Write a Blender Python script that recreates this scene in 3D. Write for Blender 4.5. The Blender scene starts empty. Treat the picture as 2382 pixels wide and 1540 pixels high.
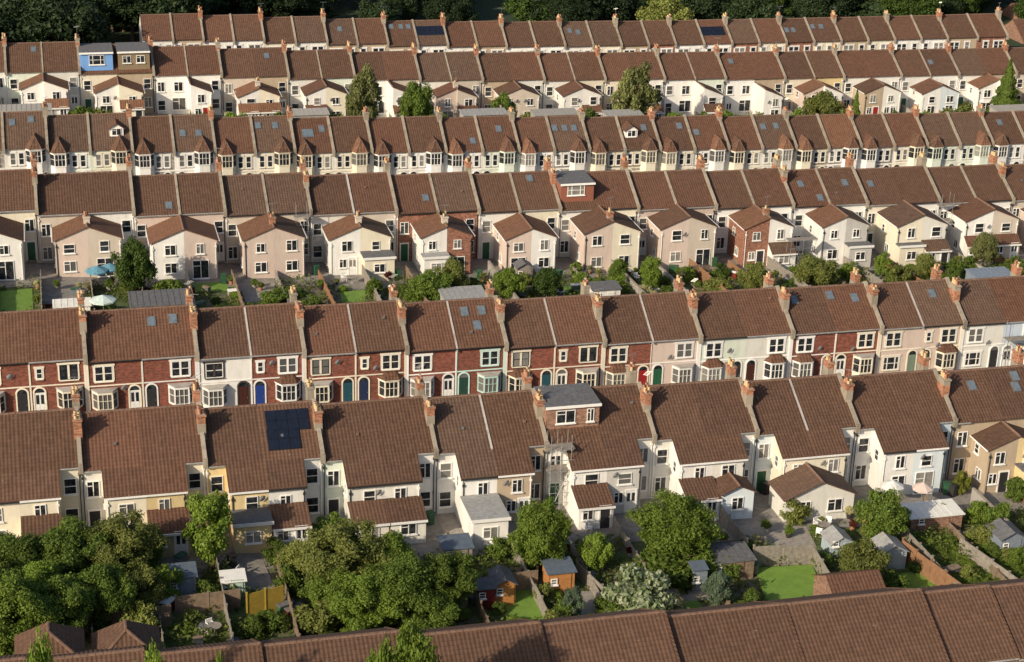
import bpy, math, random
from math import radians, sin, cos, pi, atan, atan2, sqrt
from mathutils import Vector, Matrix, noise
random.seed(11)
S=bpy.context.scene; COL=S.collection
# ------------------------------------------------ camera calibration
FP=4200.0; CX=1191.0; CY=770.0; HC=68.6
th=radians(15); ph=radians(22); ro=0.033
F=Vector((sin(th)*cos(ph),cos(th)*cos(ph),-sin(ph)))
R0=Vector((cos(th),-sin(th),0)); U0=Vector((sin(th)*sin(ph),cos(th)*sin(ph),cos(ph)))
R=R0*cos(ro)+U0*sin(ro); U=U0*cos(ro)-R0*sin(ro)
C=Vector((0,0,HC))
cam=bpy.data.cameras.new("camera"); co=bpy.data.objects.new("camera",cam); COL.objects.link(co)
m=Matrix((R,U,-F)).transposed().to_4x4(); m.translation=C; co.matrix_world=m
cam.sensor_width=36; cam.lens=FP/2382*36; cam.clip_end=6000; cam.clip_start=1
S.camera=co
def ray(px,py): return F+R*((px-CX)/FP)+U*((CY-py)/FP)
def onY(px,py,Y):
    d=ray(px,py); return C+d*(Y/d.y)
# ------------------------------------------------ survey of the rows (ridge lines)
ROW={7:dict(Y=95.8,Hr=8.2,pts=[(-100,1545),(330,1520),(605,1500),(1255,1452),(1545,1430),(1820,1408),(2140,1375),(2300,1366),(2480,1352)]),
6:dict(Y=131,Hr=8.4,pts=[(0,962),(180,955),(460,946),(740,938),(985,926),(1250,908),(1500,895),(1740,885),(1960,875),(2200,862),(2382,853)]),
5:dict(Y=150,Hr=8.15,pts=[(0,725),(440,715),(690,710),(925,703),(1150,696),(1375,690),(1595,681),(1807,671),(2010,661),(2200,651),(2382,645)]),
4:dict(Y=191,Hr=8.6,pts=[(0,397),(300,405),(520,406),(900,405),(1280,401),(1640,397),(1990,392),(2320,385)]),
3:dict(Y=214,Hr=8.4,pts=[(10,262),(300,268),(680,273),(860,273),(1200,272),(1520,271),(1840,269),(2140,264),(2290,262)]),
2:dict(Y=247,Hr=8.4,pts=[(10,97),(350,105),(660,115),(960,122),(1245,123),(1530,122),(1735,122),(1860,120),(2340,112)]),
1:dict(Y=268,Hr=8.2,pts=[(440,32),(760,42),(1030,50),(1300,51),(1560,48),(1940,41),(2200,35),(2320,31)])}
for r in ROW.values():
    r['k']=[(p.x,p.z) for p in (onY(a,b,r['Y']) for a,b in r['pts'])]
def lerpk(k,x):
    if x<=k[0][0]: return k[0][1]
    for (a,b),(c,d) in zip(k,k[1:]):
        if x<=c: return b+(d-b)*(x-a)/(c-a)
    return k[-1][1]
def base(r,x): return lerpk(ROW[r]['k'],x)-ROW[r]['Hr']
YK=[(50,7),(101,7),(121,6),(136,6),(144,5),(155,5),(181,4),(196,4),(209,3),(219,3),(238,2),(252,2),(262,1),(275,1)]
def terr(x,y):
    if y<=YK[0][0]: return base(7,x)
    for (a,r),(b,q) in zip(YK,YK[1:]):
        if y<=b:
            t=(y-a)/(b-a); return base(r,x)*(1-t)+base(q,x)*t
    return base(1,x)
def gp(px,py):
    d=ray(px,py); t=60; 
    while t<600:
        p=C+d*t
        if p.z<terr(p.x,p.y): break
        t+=2
    a,b=t-2,t
    for _ in range(18):
        m_=(a+b)/2; p=C+d*m_
        if p.z<terr(p.x,p.y): b=m_
        else: a=m_
    return C+d*b
# ------------------------------------------------ node helpers
def nm(name):
    m=bpy.data.materials.new(name); m.use_nodes=True; nt=m.node_tree; nt.nodes.clear()
    o=nt.nodes.new('ShaderNodeOutputMaterial'); b=nt.nodes.new('ShaderNodeBsdfPrincipled')
    nt.links.new(b.outputs[0],o.inputs[0]); return m,nt,b
def nd(nt,t,**kw):
    n=nt.nodes.new(t)
    for k,v in kw.items():
        if k.startswith('i_'):
            key=k[2:]; key=int(key) if key.isdigit() else key.replace('_',' ')
            if isinstance(v,bpy.types.NodeSocket): nt.links.new(v,n.inputs[key])
            else: n.inputs[key].default_value=v
        else: setattr(n,k,v)
    return n
def mth(nt,op,a,b=None,c=None,cl=False):
    n=nt.nodes.new('ShaderNodeMath'); n.operation=op; n.use_clamp=cl
    for i,v in enumerate((a,b,c)):
        if v is None: continue
        if isinstance(v,bpy.types.NodeSocket): nt.links.new(v,n.inputs[i])
        else: n.inputs[i].default_value=v
    return n.outputs[0]
def mixc(nt,f,a,b,bl='MIX'):
    n=nt.nodes.new('ShaderNodeMix'); n.data_type='RGBA'; n.blend_type=bl
    for i,v in ((0,f),(6,a),(7,b)):
        if isinstance(v,bpy.types.NodeSocket): nt.links.new(v,n.inputs[i])
        else: n.inputs[i].default_value=v if i==0 or len(v)==4 else (*v,1)
    return n.outputs[2]
def pos(nt): return nd(nt,'ShaderNodeNewGeometry').outputs['Position']
def nz(nt,v,sc,det=3,ro=.6):
    n=nd(nt,'ShaderNodeTexNoise'); nt.links.new(v,n.inputs['Vector']); n.inputs['Scale'].default_value=sc; n.inputs['Detail'].default_value=det; n.inputs['Roughness'].default_value=ro
    return n.outputs[0]
def ramp(nt,f,a,b):
    n=nd(nt,'ShaderNodeMapRange'); nt.links.new(f,n.inputs[0]); n.inputs[1].default_value=a; n.inputs[2].default_value=b; return n.outputs[0]
def oinf(nt): return nd(nt,'ShaderNodeObjectInfo').outputs['Random']
# ------------------------------------------------ materials
def mtile(name,c1,c2,lich=.5,pitch=.28):
    m,nt,b=nm(name)
    uv=nd(nt,'ShaderNodeTexCoord').outputs['UV']; sp=nd(nt,'ShaderNodeSeparateXYZ',i_0=uv)
    u,v=sp.outputs[0],sp.outputs[1]
    s=mth(nt,'SINE',mth(nt,'MULTIPLY',u,2*pi/pitch))
    cf=mth(nt,'FRACT',mth(nt,'DIVIDE',v,.34))
    cu=mth(nt,'FLOOR',mth(nt,'DIVIDE',u,pitch)); cv=mth(nt,'FLOOR',mth(nt,'DIVIDE',v,.34))
    wn=nd(nt,'ShaderNodeTexWhiteNoise',noise_dimensions='3D',i_0=nd(nt,'ShaderNodeCombineXYZ',i_0=cu,i_1=cv,i_2=oinf(nt)).outputs[0]).outputs[0]
    p=pos(nt)
    big=nz(nt,p,.3,4); fin=nz(nt,p,1.8,5,.75); sm=nz(nt,p,6,2)
    r=oinf(nt)
    col=mixc(nt,ramp(nt,mth(nt,'ADD',r,mth(nt,'MULTIPLY',big,.9)),.1,1.6),c1,c2)
    hv=nd(nt,'ShaderNodeTexWhiteNoise',noise_dimensions='1D'); nt.links.new(r,hv.inputs['W'])
    bright=mth(nt,'ADD',mth(nt,'ADD',.64,mth(nt,'MULTIPLY',wn,.24)),mth(nt,'ADD',mth(nt,'MULTIPLY',ramp(nt,fin,.3,.7),.32),mth(nt,'MULTIPLY',hv.outputs[0],.18)))
    gro=mth(nt,'ADD',.74,mth(nt,'MULTIPLY',mth(nt,'ADD',s,1),.15))  # shade between the tile ribs painted into the colour: valleys darkened
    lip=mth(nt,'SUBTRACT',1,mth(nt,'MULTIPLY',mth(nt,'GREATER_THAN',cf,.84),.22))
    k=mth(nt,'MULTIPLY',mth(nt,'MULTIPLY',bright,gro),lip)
    kc=nd(nt,'ShaderNodeCombineXYZ',i_0=k,i_1=k,i_2=k).outputs[0]
    col=mixc(nt,1,col,kc,'MULTIPLY')
    col=mixc(nt,mth(nt,'MULTIPLY',ramp(nt,fin,.60,.74),lich*.4),col,(.19,.145,.10))
    col=mixc(nt,mth(nt,'MULTIPLY',ramp(nt,sm,.71,.76),lich),col,(.38,.34,.27))
    nt.links.new(col,b.inputs['Base Color']); b.inputs['Roughness'].default_value=.85; b.inputs['Specular IOR Level'].default_value=.25
    h=mth(nt,'ADD',mth(nt,'MULTIPLY',s,.03),mth(nt,'MULTIPLY',cf,-.03))
    bp=nd(nt,'ShaderNodeBump',i_Height=h); bp.inputs['Strength'].default_value=.42; bp.inputs['Distance'].default_value=1
    nt.links.new(bp.outputs[0],b.inputs['Normal']); return m
def mwall(name,c,dirt=.28,rough=.9,brick=False):
    m,nt,b=nm(name); p=pos(nt)
    mp=nd(nt,'ShaderNodeMapping',i_0=p); mp.inputs['Scale'].default_value=(1,1,.25)
    st=nz(nt,mp.outputs[0],1.6,5,.7); bg=nz(nt,p,.5,3)
    dk=tuple(x*.5*y for x,y in zip(c,(1,.95,.88)))
    f=mth(nt,'MULTIPLY',ramp(nt,mth(nt,'ADD',mth(nt,'MULTIPLY',st,.7),mth(nt,'MULTIPLY',bg,.3)),.48,.72),dirt*1.4)
    col=mixc(nt,f,c,dk)
    r=oinf(nt); v=mth(nt,'ADD',.87,mth(nt,'MULTIPLY',r,.16)); vc=nd(nt,'ShaderNodeCombineXYZ',i_0=v,i_1=v,i_2=v).outputs[0]
    col=mixc(nt,1,col,vc,'MULTIPLY')
    if brick:
        sp=nd(nt,'ShaderNodeSeparateXYZ',i_0=p)
        cr=mth(nt,'FLOOR',mth(nt,'DIVIDE',sp.outputs[2],.09)); cb=mth(nt,'FLOOR',mth(nt,'ADD',mth(nt,'DIVIDE',mth(nt,'ADD',sp.outputs[0],sp.outputs[1]),.24),mth(nt,'MULTIPLY',cr,.5)))
        wn=nd(nt,'ShaderNodeTexWhiteNoise',noise_dimensions='2D',i_0=nd(nt,'ShaderNodeCombineXYZ',i_0=cb,i_1=cr).outputs[0]).outputs[0]
        k=mth(nt,'ADD',.6,mth(nt,'MULTIPLY',wn,.85)); kc=nd(nt,'ShaderNodeCombineXYZ',i_0=k,i_1=k,i_2=k).outputs[0]
        col=mixc(nt,1,col,kc,'MULTIPLY')
        ml=mth(nt,'GREATER_THAN',mth(nt,'FRACT',mth(nt,'DIVIDE',sp.outputs[2],.09)),.86)
        col=mixc(nt,mth(nt,'MULTIPLY',ml,.4),col,(.28,.22,.18))
    nt.links.new(col,b.inputs['Base Color']); b.inputs['Roughness'].default_value=rough
    bp=nd(nt,'ShaderNodeBump',i_Height=nz(nt,p,14,3)); bp.inputs['Strength'].default_value=.35; bp.inputs['Distance'].default_value=.03
    nt.links.new(bp.outputs[0],b.inputs['Normal']); return m
def mplain(name,c,rough=.6,var=.25,metal=0):
    m,nt,b=nm(name); p=pos(nt)
    n=ramp(nt,nz(nt,p,3,4,.7),.3,.7)
    col=mixc(nt,n,tuple(x*(1-var) for x in c),tuple(min(1,x*(1+var*.5)) for x in c))
    nt.links.new(col,b.inputs['Base Color']); b.inputs['Roughness'].default_value=rough; b.inputs['Metallic'].default_value=metal; return m
def mglass():
    m,nt,b=nm("window_glass"); r=oinf(nt)
    w=nd(nt,'ShaderNodeTexWhiteNoise',noise_dimensions='1D'); nt.links.new(r,w.inputs['W']); w=w.outputs[0]
    col=mixc(nt,mth(nt,'MULTIPLY',mth(nt,'GREATER_THAN',r,.75),mth(nt,'ADD',.15,mth(nt,'MULTIPLY',w,.5))),(.014,.017,.022),(.42,.4,.36))
    n=ramp(nt,nz(nt,pos(nt),2.5,2),.45,.6)
    col=mixc(nt,mth(nt,'MULTIPLY',n,.35),col,(.1,.1,.1))
    nt.links.new(col,b.inputs['Base Color']); b.inputs['Roughness'].default_value=.12
    bp=nd(nt,'ShaderNodeBump',i_Height=nz(nt,pos(nt),1.2,1)); bp.inputs['Strength'].default_value=.15; bp.inputs['Distance'].default_value=.1
    nt.links.new(bp.outputs[0],b.inputs['Normal']); return m
def mleaf(name,c1,c2,c3,tr=.35):
    m,nt,b=nm(name)
    g=nd(nt,'ShaderNodeNewGeometry'); ri=g.outputs['Random Per Island']
    r=oinf(nt); n=ramp(nt,nz(nt,g.outputs['Position'],.8,3),.35,.65)
    col=mixc(nt,ri,c1,c2); col=mixc(nt,mth(nt,'MULTIPLY',n,.6),col,c3)
    v=mth(nt,'ADD',.8,mth(nt,'MULTIPLY',r,.5)); vc=nd(nt,'ShaderNodeCombineXYZ',i_0=v,i_1=v,i_2=mth(nt,'MULTIPLY',v,.9)).outputs[0]
    col=mixc(nt,1,col,vc,'MULTIPLY')
    nt.links.new(col,b.inputs['Base Color']); b.inputs['Roughness'].default_value=.6; b.inputs['Specular IOR Level'].default_value=.25
    t=nd(nt,'ShaderNodeBsdfTranslucent'); nt.links.new(col,t.inputs[0])
    mx=nd(nt,'ShaderNodeMixShader'); mx.inputs[0].default_value=tr
    nt.links.new(b.outputs[0],mx.inputs[1]); nt.links.new(t.outputs[0],mx.inputs[2])
    o=[x for x in nt.nodes if x.type=='OUTPUT_MATERIAL'][0]; nt.links.new(mx.outputs[0],o.inputs[0]); return m
TILE=[mtile("roof_tile_brown",(.134,.073,.047),(.112,.063,.042),.6),mtile("roof_tile_red",(.152,.074,.047),(.130,.069,.045),.55),mtile("roof_tile_grey",(.118,.074,.052),(.135,.083,.058),.8)]
TILEX=mtile("roof_tile_orange",(.215,.108,.064),(.18,.092,.056),.5)
W=dict(white=(.80,.785,.75),cream=(.76,.70,.56),yellow=(.68,.54,.29),pink=(.60,.49,.425),beige=(.58,.51,.43),tan=(.47,.375,.27),blue=(.55,.66,.74),paleblue=(.66,.73,.77),
 palegreen=(.68,.74,.64),grey=(.54,.53,.50),offwhite=(.73,.715,.66),lightblue=(.54,.62,.73),skyblue=(.16,.33,.66),brown=(.24,.18,.11),redclad=(.30,.11,.07),stone=(.34,.31,.26),mint=(.52,.72,.66),black=(.05,.04,.035),conc=(.36,.34,.31))
W={k:mwall("wall_"+k,v) for k,v in W.items()}
W['brick']=mwall("wall_brick",(.20,.06,.038),.3,brick=True); W['brickbrown']=mwall("wall_brick_brown",(.26,.145,.10),.3,brick=True); W['brickred']=mwall("wall_brick_weathered",(.28,.125,.08),.4,brick=True)
W['greystone']=mwall("wall_rubble_stone",(.33,.305,.27),.4,brick=True)
STONE=mwall("coping_stone",(.33,.285,.225),.8); LEAD=mwall("lead_flashing",(.45,.42,.39),.6,.6)
CREAM=mwall("trim_cream",(.79,.73,.60),.2); WHITE=mwall("trim_white",(.84,.83,.80),.12,.5)
POTY=mplain("clay_pot_buff",(.64,.45,.24)); POTR=mplain("clay_pot_terracotta",(.43,.20,.115))
CBR=mwall("chimney_brick",(.36,.165,.095),.6,brick=True)
GLASS=mglass(); RIDGE=mplain("ridge_tile",(.185,.108,.074),.85,.4)
BLACK=mplain("black_plastic",(.03,.03,.03),.5); METAL=mplain("galvanised_steel",(.45,.45,.44),.4,.2,.6); WOOD=mplain("weathered_timber",(.22,.16,.11),.85,.4); WOODO=mplain("stained_timber",(.27,.145,.075),.8,.3); WOODG=mplain("grey_timber",(.27,.24,.205),.85,.4)
FELT=mplain("roof_felt",(.13,.13,.135),.85,.4); FELTL=mplain("roof_felt_pale",(.33,.33,.32),.8,.3)
SOLAR=mplain("solar_cell",(.012,.016,.03),.25,.3); 
SKYG=mplain("skylight_glass",(.14,.18,.22),.1,.3)
DOORC={k:mplain("door_paint_"+k,v,.4,.1) for k,v in dict(white=(.75,.75,.73),dark=(.03,.03,.035),teal=(.02,.08,.11),navy=(.02,.03,.08),green=(.02,.10,.05),dgreen=(.02,.06,.045),blue=(.02,.05,.24),red=(.3,.02,.02),brown=(.06,.02,.015),sage=(.18,.24,.18),purple=(.12,.06,.35)).items()}
LEAF=dict(dark=mleaf("foliage_dark",(.045,.085,.018),(.085,.13,.025),(.05,.09,.02)),mid=mleaf("foliage_mid",(.085,.135,.024),(.155,.21,.038),(.09,.145,.026)),
 bright=mleaf("foliage_bright",(.12,.19,.026),(.22,.29,.05),(.12,.19,.03)),olive=mleaf("foliage_olive",(.15,.18,.045),(.25,.265,.075),(.12,.15,.04)),wisp=mleaf("foliage_pale_birch",(.17,.19,.07),(.30,.31,.13),(.15,.17,.065),.45),
 yellow=mleaf("foliage_yellow",(.20,.22,.035),(.28,.28,.05),(.16,.2,.03)),wood=mleaf("foliage_wood",(.016,.034,.014),(.040,.062,.020),(.022,.04,.017),.2),
 white=mleaf("blossom_white",(.5,.52,.42),(.12,.17,.06),(.10,.16,.05)),cream=mleaf("blossom_cream",(.6,.55,.35),(.5,.45,.25),(.18,.2,.07)),red=mleaf("foliage_red",(.12,.025,.02),(.16,.05,.03),(.08,.02,.02)),grey=mleaf("foliage_blue_grey",(.14,.20,.14),(.19,.25,.18),(.08,.13,.07)))
BARK=mplain("bark",(.12,.09,.06),.95,.5)
# ------------------------------------------------ mesh builder
class MB:
    def __init__(s): s.v=[];s.f=[];s.mi=[];s.m=[];s.uv=[]
    def mat(s,m):
        if m not in s.m: s.m.append(m)
        return s.m.index(m)
    def poly(s,pts,m,uv=None):
        n=len(s.v); s.v+=[tuple(p) for p in pts]; s.f.append(tuple(range(n,n+len(pts)))); s.mi.append(s.mat(m))
        s.uv.append(uv or [(p[0]+p[1],p[2]) for p in pts])
    def box(s,x0,x1,y0,y1,z0,z1,m,bottom=True):
        a=[(x0,y0,z0),(x1,y0,z0),(x1,y1,z0),(x0,y1,z0),(x0,y0,z1),(x1,y0,z1),(x1,y1,z1),(x0,y1,z1)]
        for q in ((0,1,5,4),(1,2,6,5),(2,3,7,6),(3,0,4,7),(4,5,6,7),(3,2,1,0)): s.poly([a[i] for i in q],m)
    def ext(s,prof,a,b,fn,m,mt=None):
        A=[fn(p,a) for p in prof]; B=[fn(p,b) for p in prof]; n=len(prof)
        for i in range(n):
            j=(i+1)%n; s.poly([A[i],A[j],B[j],B[i]],m)
        s.poly(A[::-1],m); s.poly(B,mt or m)
    def px_(s,prof,x0,x1,m): s.ext(prof,x0,x1,lambda p,t:(t,p[0],p[1]),m)
    def py_(s,prof,y0,y1,m): s.ext(prof,y0,y1,lambda p,t:(p[0],t,p[1]),m)
    def pz_(s,prof,z0,z1,m): s.ext(prof,z0,z1,lambda p,t:(p[0],p[1],t),m)
    def cyl(s,x,y,z0,z1,r0,r1,n,m):
        A=[(x+r0*cos(2*pi*i/n),y+r0*sin(2*pi*i/n),z0) for i in range(n)];B=[(x+r1*cos(2*pi*i/n),y+r1*sin(2*pi*i/n),z1) for i in range(n)]
        for i in range(n): s.poly([A[i],A[(i+1)%n],B[(i+1)%n],B[i]],m)
        s.poly(B,m)
    def rod(s,a,b,r,m,n=5,r2=None):
        a=Vector(a);b=Vector(b);d=(b-a).normalized(); x=d.orthogonal().normalized(); y=d.cross(x); r2=r if r2 is None else r2
        A=[a+(x*cos(2*pi*i/n)+y*sin(2*pi*i/n))*r for i in range(n)];B=[b+(x*cos(2*pi*i/n)+y*sin(2*pi*i/n))*r2 for i in range(n)]
        for i in range(n): s.poly([A[i],A[(i+1)%n],B[(i+1)%n],B[i]],m)
        s.poly(B,m); s.poly(A[::-1],m)
    def slabx(s,x0,x1,ya,za,yb,zb,t,m):
        L=sqrt((yb-ya)**2+(zb-za)**2); k=abs(yb-ya)/L
        s.poly([(x0,ya,za),(x1,ya,za),(x1,yb,zb),(x0,yb,zb)],m,[(x0,abs(ya)/k),(x1,abs(ya)/k),(x1,abs(yb)/k),(x0,abs(yb)/k)])
        s.poly([(x0,ya,za-t),(x0,yb,zb-t),(x1,yb,zb-t),(x1,ya,za-t)],m)
        s.poly([(x0,ya,za-t),(x1,ya,za-t),(x1,ya,za),(x0,ya,za)],m)
        s.poly([(x0,ya,za-t),(x0,ya,za),(x0,yb,zb),(x0,yb,zb-t)],m); s.poly([(x1,ya,za),(x1,ya,za-t),(x1,yb,zb-t),(x1,yb,zb)],m)
    def slaby(s,y0,y1,xa,za,xb,zb,t,m):
        L=sqrt((xb-xa)**2+(zb-za)**2)
        s.poly([(xa,y0,za),(xa,y1,za),(xb,y1,zb),(xb,y0,zb)],m,[(y0,L),(y1,L),(y1,0),(y0,0)])
        s.poly([(xa,y0,za-t),(xb,y0,zb-t),(xb,y1,zb-t),(xa,y1,za-t)],m)
        s.poly([(xa,y0,za-t),(xa,y1,za-t),(xa,y1,za),(xa,y0,za)],m)
        s.poly([(xa,y0,za),(xb,y0,zb),(xb,y0,zb-t),(xa,y0,za-t)],m)
    def mesh(s,name):
        me=bpy.data.meshes.new(name); me.from_pydata(s.v,[],s.f)
        for x in s.m: me.materials.append(x)
        me.polygons.foreach_set('material_index',s.mi)
        ul=me.uv_layers.new(name="UVMap"); fl=[]
        for q in s.uv:
            for a in q: fl+=[a[0],a[1]]
        ul.data.foreach_set('uv',fl); me.update(); return me
def ob(me,name,parent=None,loc=(0,0,0),rot=(0,0,0),label=None,scale=None):
    if isinstance(me,MB): me=me.mesh(name)
    o=bpy.data.objects.new(name,me); COL.objects.link(o); o.location=loc; o.rotation_euler=rot
    if scale: o.scale=scale
    if parent: o.parent=parent
    if label: o["label"]=label
    return o
def thing(name,label,cat,loc,group=None,rot=0):
    o=bpy.data.objects.new(name,None); COL.objects.link(o); o.location=loc; o.rotation_euler=(0,0,rot); o.empty_display_size=.5
    o["label"]=label; o["category"]=cat
    if group: o["group"]=group
    return o
CA={}
def cached(key,fn):
    if key not in CA: CA[key]=fn()
    return CA[key]
# ------------------------------------------------ parts
def window(par,x,y,z,w,h,style='sash',fr=None,sur=None,rot=0,sub=True):
    fr=fr or WHITE; w=round(w,2);h=round(h,2)
    def g():
        b=MB(); b.box(-w/2+.03,w/2-.03,-.035,.02,.03,h-.03,GLASS); return b.mesh("window")
    def f():
        b=MB(); t=.06
        b.box(-w/2,-w/2+t,-.075,.0,0,h,fr); b.box(w/2-t,w/2,-.075,.0,0,h,fr)
        b.box(-w/2+t,w/2-t,-.075,0,0,t,fr); b.box(-w/2+t,w/2-t,-.075,0,h-t,h,fr)
        if style in('sash','double','triple'): b.box(-w/2+t,w/2-t,-.07,-.002,h*.5-.025,h*.5+.025,fr)
        if style in('case','double'): b.box(-.035 if style=='case' else -.09,.035 if style=='case' else .09,-.085,-.004,t,h-t,fr if style=='case' or not sur else sur)
        if style=='case': b.box(-w/2+t,-.05,-.068,-.006,h*.68,h*.68+.05,fr)
        if style=='triple':
            for q in(-w/4,w/4): b.box(q-.04,q+.04,-.085,-.004,t,h-t,fr)
        b.box(-w/2-.08,w/2+.08,-.16,0,-.09,-.002,sur or fr)
        if sur:
            b.box(-w/2-.14,-w/2-.002,-.06,0,-.0,h,sur); b.box(w/2+.002,w/2+.14,-.06,0,0,h,sur); b.box(-w/2-.2,w/2+.2,-.09,0,h+.002,h+.18,sur)
        return b.mesh("frame")
    o=ob(cached(('g',w,h),g),"window",par,(x,y,z),(0,0,rot))
    ob(cached(('f',w,h,style,fr,sur),f),"frame",o)
    return o
def door(par,x,y,z,c,sur=None,h=2.05,arch=True,w=.86):
    m=DOORC[c]
    def g():
        b=MB(); b.box(-w/2,w/2,-.03,.02,0,h,m)
        for a in(-.2,.2):
            b.box(a-.13,a+.13,-.045,-.032,.2,.85,m); b.box(a-.13,a+.13,-.045,-.032,1.0,h-.2,m if c!='white' else GLASS)
        b.box(w/2-.12,w/2-.08,-.08,-.03,.95,1.05,METAL)
        return b.mesh("door")
    def f():
        b=MB(); s=sur or WHITE
        b.box(-w/2-.12,-w/2-.002,-.07,0,0,h,s); b.box(w/2+.002,w/2+.12,-.07,0,0,h,s)
        if arch:
            n=8; ro_=w/2+.14; ri=w/2
            for i in range(n):
                a0=pi*i/n;a1=pi*(i+1)/n
                b.py_([(ri*cos(a0),h+.002+ri*sin(a0)),(ro_*cos(a0),h+.002+ro_*sin(a0)),(ro_*cos(a1),h+.002+ro_*sin(a1)),(ri*cos(a1),h+.002+ri*sin(a1))],-.08,0,s)
            b.py_([(ri*cos(pi*i/n),h+.004+ri*sin(pi*i/n)) for i in range(n+1)],-.02,0,GLASS)
        else: b.box(-w/2-.12,w/2+.12,-.08,0,h+.002,h+.14,s)
        b.box(-w/2-.1,w/2+.1,-.3,-.0,-.16,-.01,STONE)
        return b.mesh("door_frame")
    o=ob(cached(('d',c,h,w),g),"door",par,(x,y,z)); ob(cached(('df',sur,h,arch,w),f),"door_frame",o); return o
def bay(par,x,y,z,trim,wall,st=1,roof='hip',tile=None,hw=1.15,fw=.62,dp=.75):
    P=[(-hw,0),(-fw,-dp),(fw,-dp),(hw,0)]
    def inset(k): return [(-hw+k,0),(-fw+k*.6,-dp+k),(fw-k*.6,-dp+k),(hw-k,0)]
    def body():
        b=MB()
        for s in range(st):
            z0=2.75*s
            b.pz_(P,z0-(1.2 if s==0 else .3),z0+.72,wall); b.pz_([(p[0]*1.05,p[1]*1.08) for p in P],z0+.722,z0+.82,trim)
            b.pz_([(p[0]*1.04,p[1]*1.06) for p in P],z0+2.2,z0+2.42,trim)
            Q=inset(.0)
            for (a,c) in Q:
                b.box(a-.065,a+.065,c-.02,c+.12,z0+.82,z0+2.2,trim)
            for a in(-.2,.2): b.box(a*fw/.62-.025,a*fw/.62+.025,-dp-.01,-dp+.06,z0+.82,z0+2.2,trim)
            for i in range(3):
                p,q=Q[i],Q[i+1]; b.rod((p[0],p[1]+.0,z0+1.6),(q[0],q[1],z0+1.6),.024,trim,4)
        return b.mesh("bay_window")
    def gl():
        b=MB(); b.pz_(inset(.06),.83,2.19,GLASS)
        return b.mesh("glass")
    def rf():
        b=MB(); zt=2.75*(st-1)+2.422
        E=[(p[0]*1.14,p[1]*1.2,zt) for p in P]; t=tile or TILE[0]
        if roof=='flat':
            b.pz_([(p[0]*1.1,p[1]*1.14) for p in P],zt,zt+.12,LEAD)
        elif roof=='hip':
            A=(-hw*.45,0,zt+.62);B=(hw*.45,0,zt+.62)
            b.poly([E[0],E[1],A],t); b.poly([E[1],E[2],B,A],t,[(0,0),(1.3,0),(1,.8),(.3,.8)]); b.poly([E[2],E[3],B],t)
            b.pz_([(e[0],e[1]) for e in E],zt-.06,zt-.001,trim)
        else:
            A=(0,-dp*.35,zt+1.45);Bk=(0,1.6,zt+1.45)
            q=[(0,0),(1,0),(.5,1.3)]
            b.poly([E[0],E[1],A],t,q); b.poly([E[1],E[2],A],t,q); b.poly([E[2],E[3],A],t,q)
            b.poly([E[0],A,Bk],t); b.poly([E[3],Bk,A],t)
            b.pz_([(e[0],e[1]) for e in E],zt-.08,zt-.001,trim)
            for e in E: b.rod(e,A,.05,RIDGE,4)
        return b.mesh("bay_roof")
    k=(trim,wall,st,roof,tile,hw)
    o=ob(cached(('bb',)+k,body),"bay_window",par,(x,y,z))
    for s in range(st): ob(cached(('bg',hw),gl),"glass",o,(0,0,2.75*s))
    ob(cached(('br',)+k,rf),"bay_roof",o); return o
def chimney(par,x,y,zb,zt,seed,mat=None,dy=1.2,dx=.6,npots=4):
    mat=mat or CBR; rnd=random.Random(seed*3+1)
    up=rnd.choice([.55,.75,1.0]); low=STONE if rnd.random()<.8 else mat
    if mat is CBR and rnd.random()<.3: mat=STONE
    b=MB(); b.box(x-dx/2,x+dx/2,y-dy/2,y+dy/2,zb,zt-up,low)
    b.box(x-dx/2+.012,x+dx/2-.012,y-dy/2+.012,y+dy/2-.012,zt-up,zt-.12,mat)
    b.box(x-dx/2-.06,x+dx/2+.06,y-dy/2-.06,y+dy/2+.06,zt-.14,zt+.0,mat)
    b.box(x-dx/2+.05,x+dx/2-.05,y-dy/2+.05,y+dy/2-.05,zt+.0,zt+.05,STONE)
    o=ob(b,"chimney",par)
    for i in range(npots):
        pt=POTY if rnd.random()<.6 else POTR; hh=rnd.choice([.35,.45,.45,.55,.25])
        def g(pt=pt,hh=hh):
            c=MB(); c.cyl(0,0,0,hh*.85,.13,.10,8,pt); c.cyl(0,0,hh*.85,hh,.13,.12,8,pt); c.cyl(0,0,hh,hh+.005,.09,.09,8,BLACK); return c.mesh("chimney_pot")
        ob(cached(('pot',pt,hh),g),"chimney_pot",o,(x+(.13 if i%2 else -.13),y-dy/2+.18+(dy-.36)*i/max(1,npots-1),zt+.05))
    if rnd.random()<.55:
        a=MB(); hz=rnd.uniform(.9,1.7); a.rod((x,y,zt-.3),(x,y,zt+hz),.018,METAL,4)
        ang=rnd.uniform(-.5,.9); dxx,dyy=cos(ang),sin(ang)
        a.rod((x-dxx*.45,y-dyy*.45,zt+hz-.05),(x+dxx*.55,y+dyy*.55,zt+hz-.05),.015,METAL,4)
        for k in range(5):
            cx,cy=x+dxx*(-.4+.22*k),y+dyy*(-.4+.22*k); a.rod((cx+dyy*.2,cy-dxx*.2,zt+hz-.05),(cx-dyy*.2,cy+dxx*.2,zt+hz-.05),.01,METAL,3)
        ob(a,"aerial",o)
    return o
def pipe(par,x,y,z0,z1,m):
    b=MB(); b.rod((0,0,z0),(0,0,z1),.04,m,5); b.rod((0,0,z1),(0,.18,z1+.3),.04,m,5); b.box(-.09,.09,-.06,.08,z1-.35,z1-.15,m); ob(b,"drainpipe",par,(x,y,0))
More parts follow.
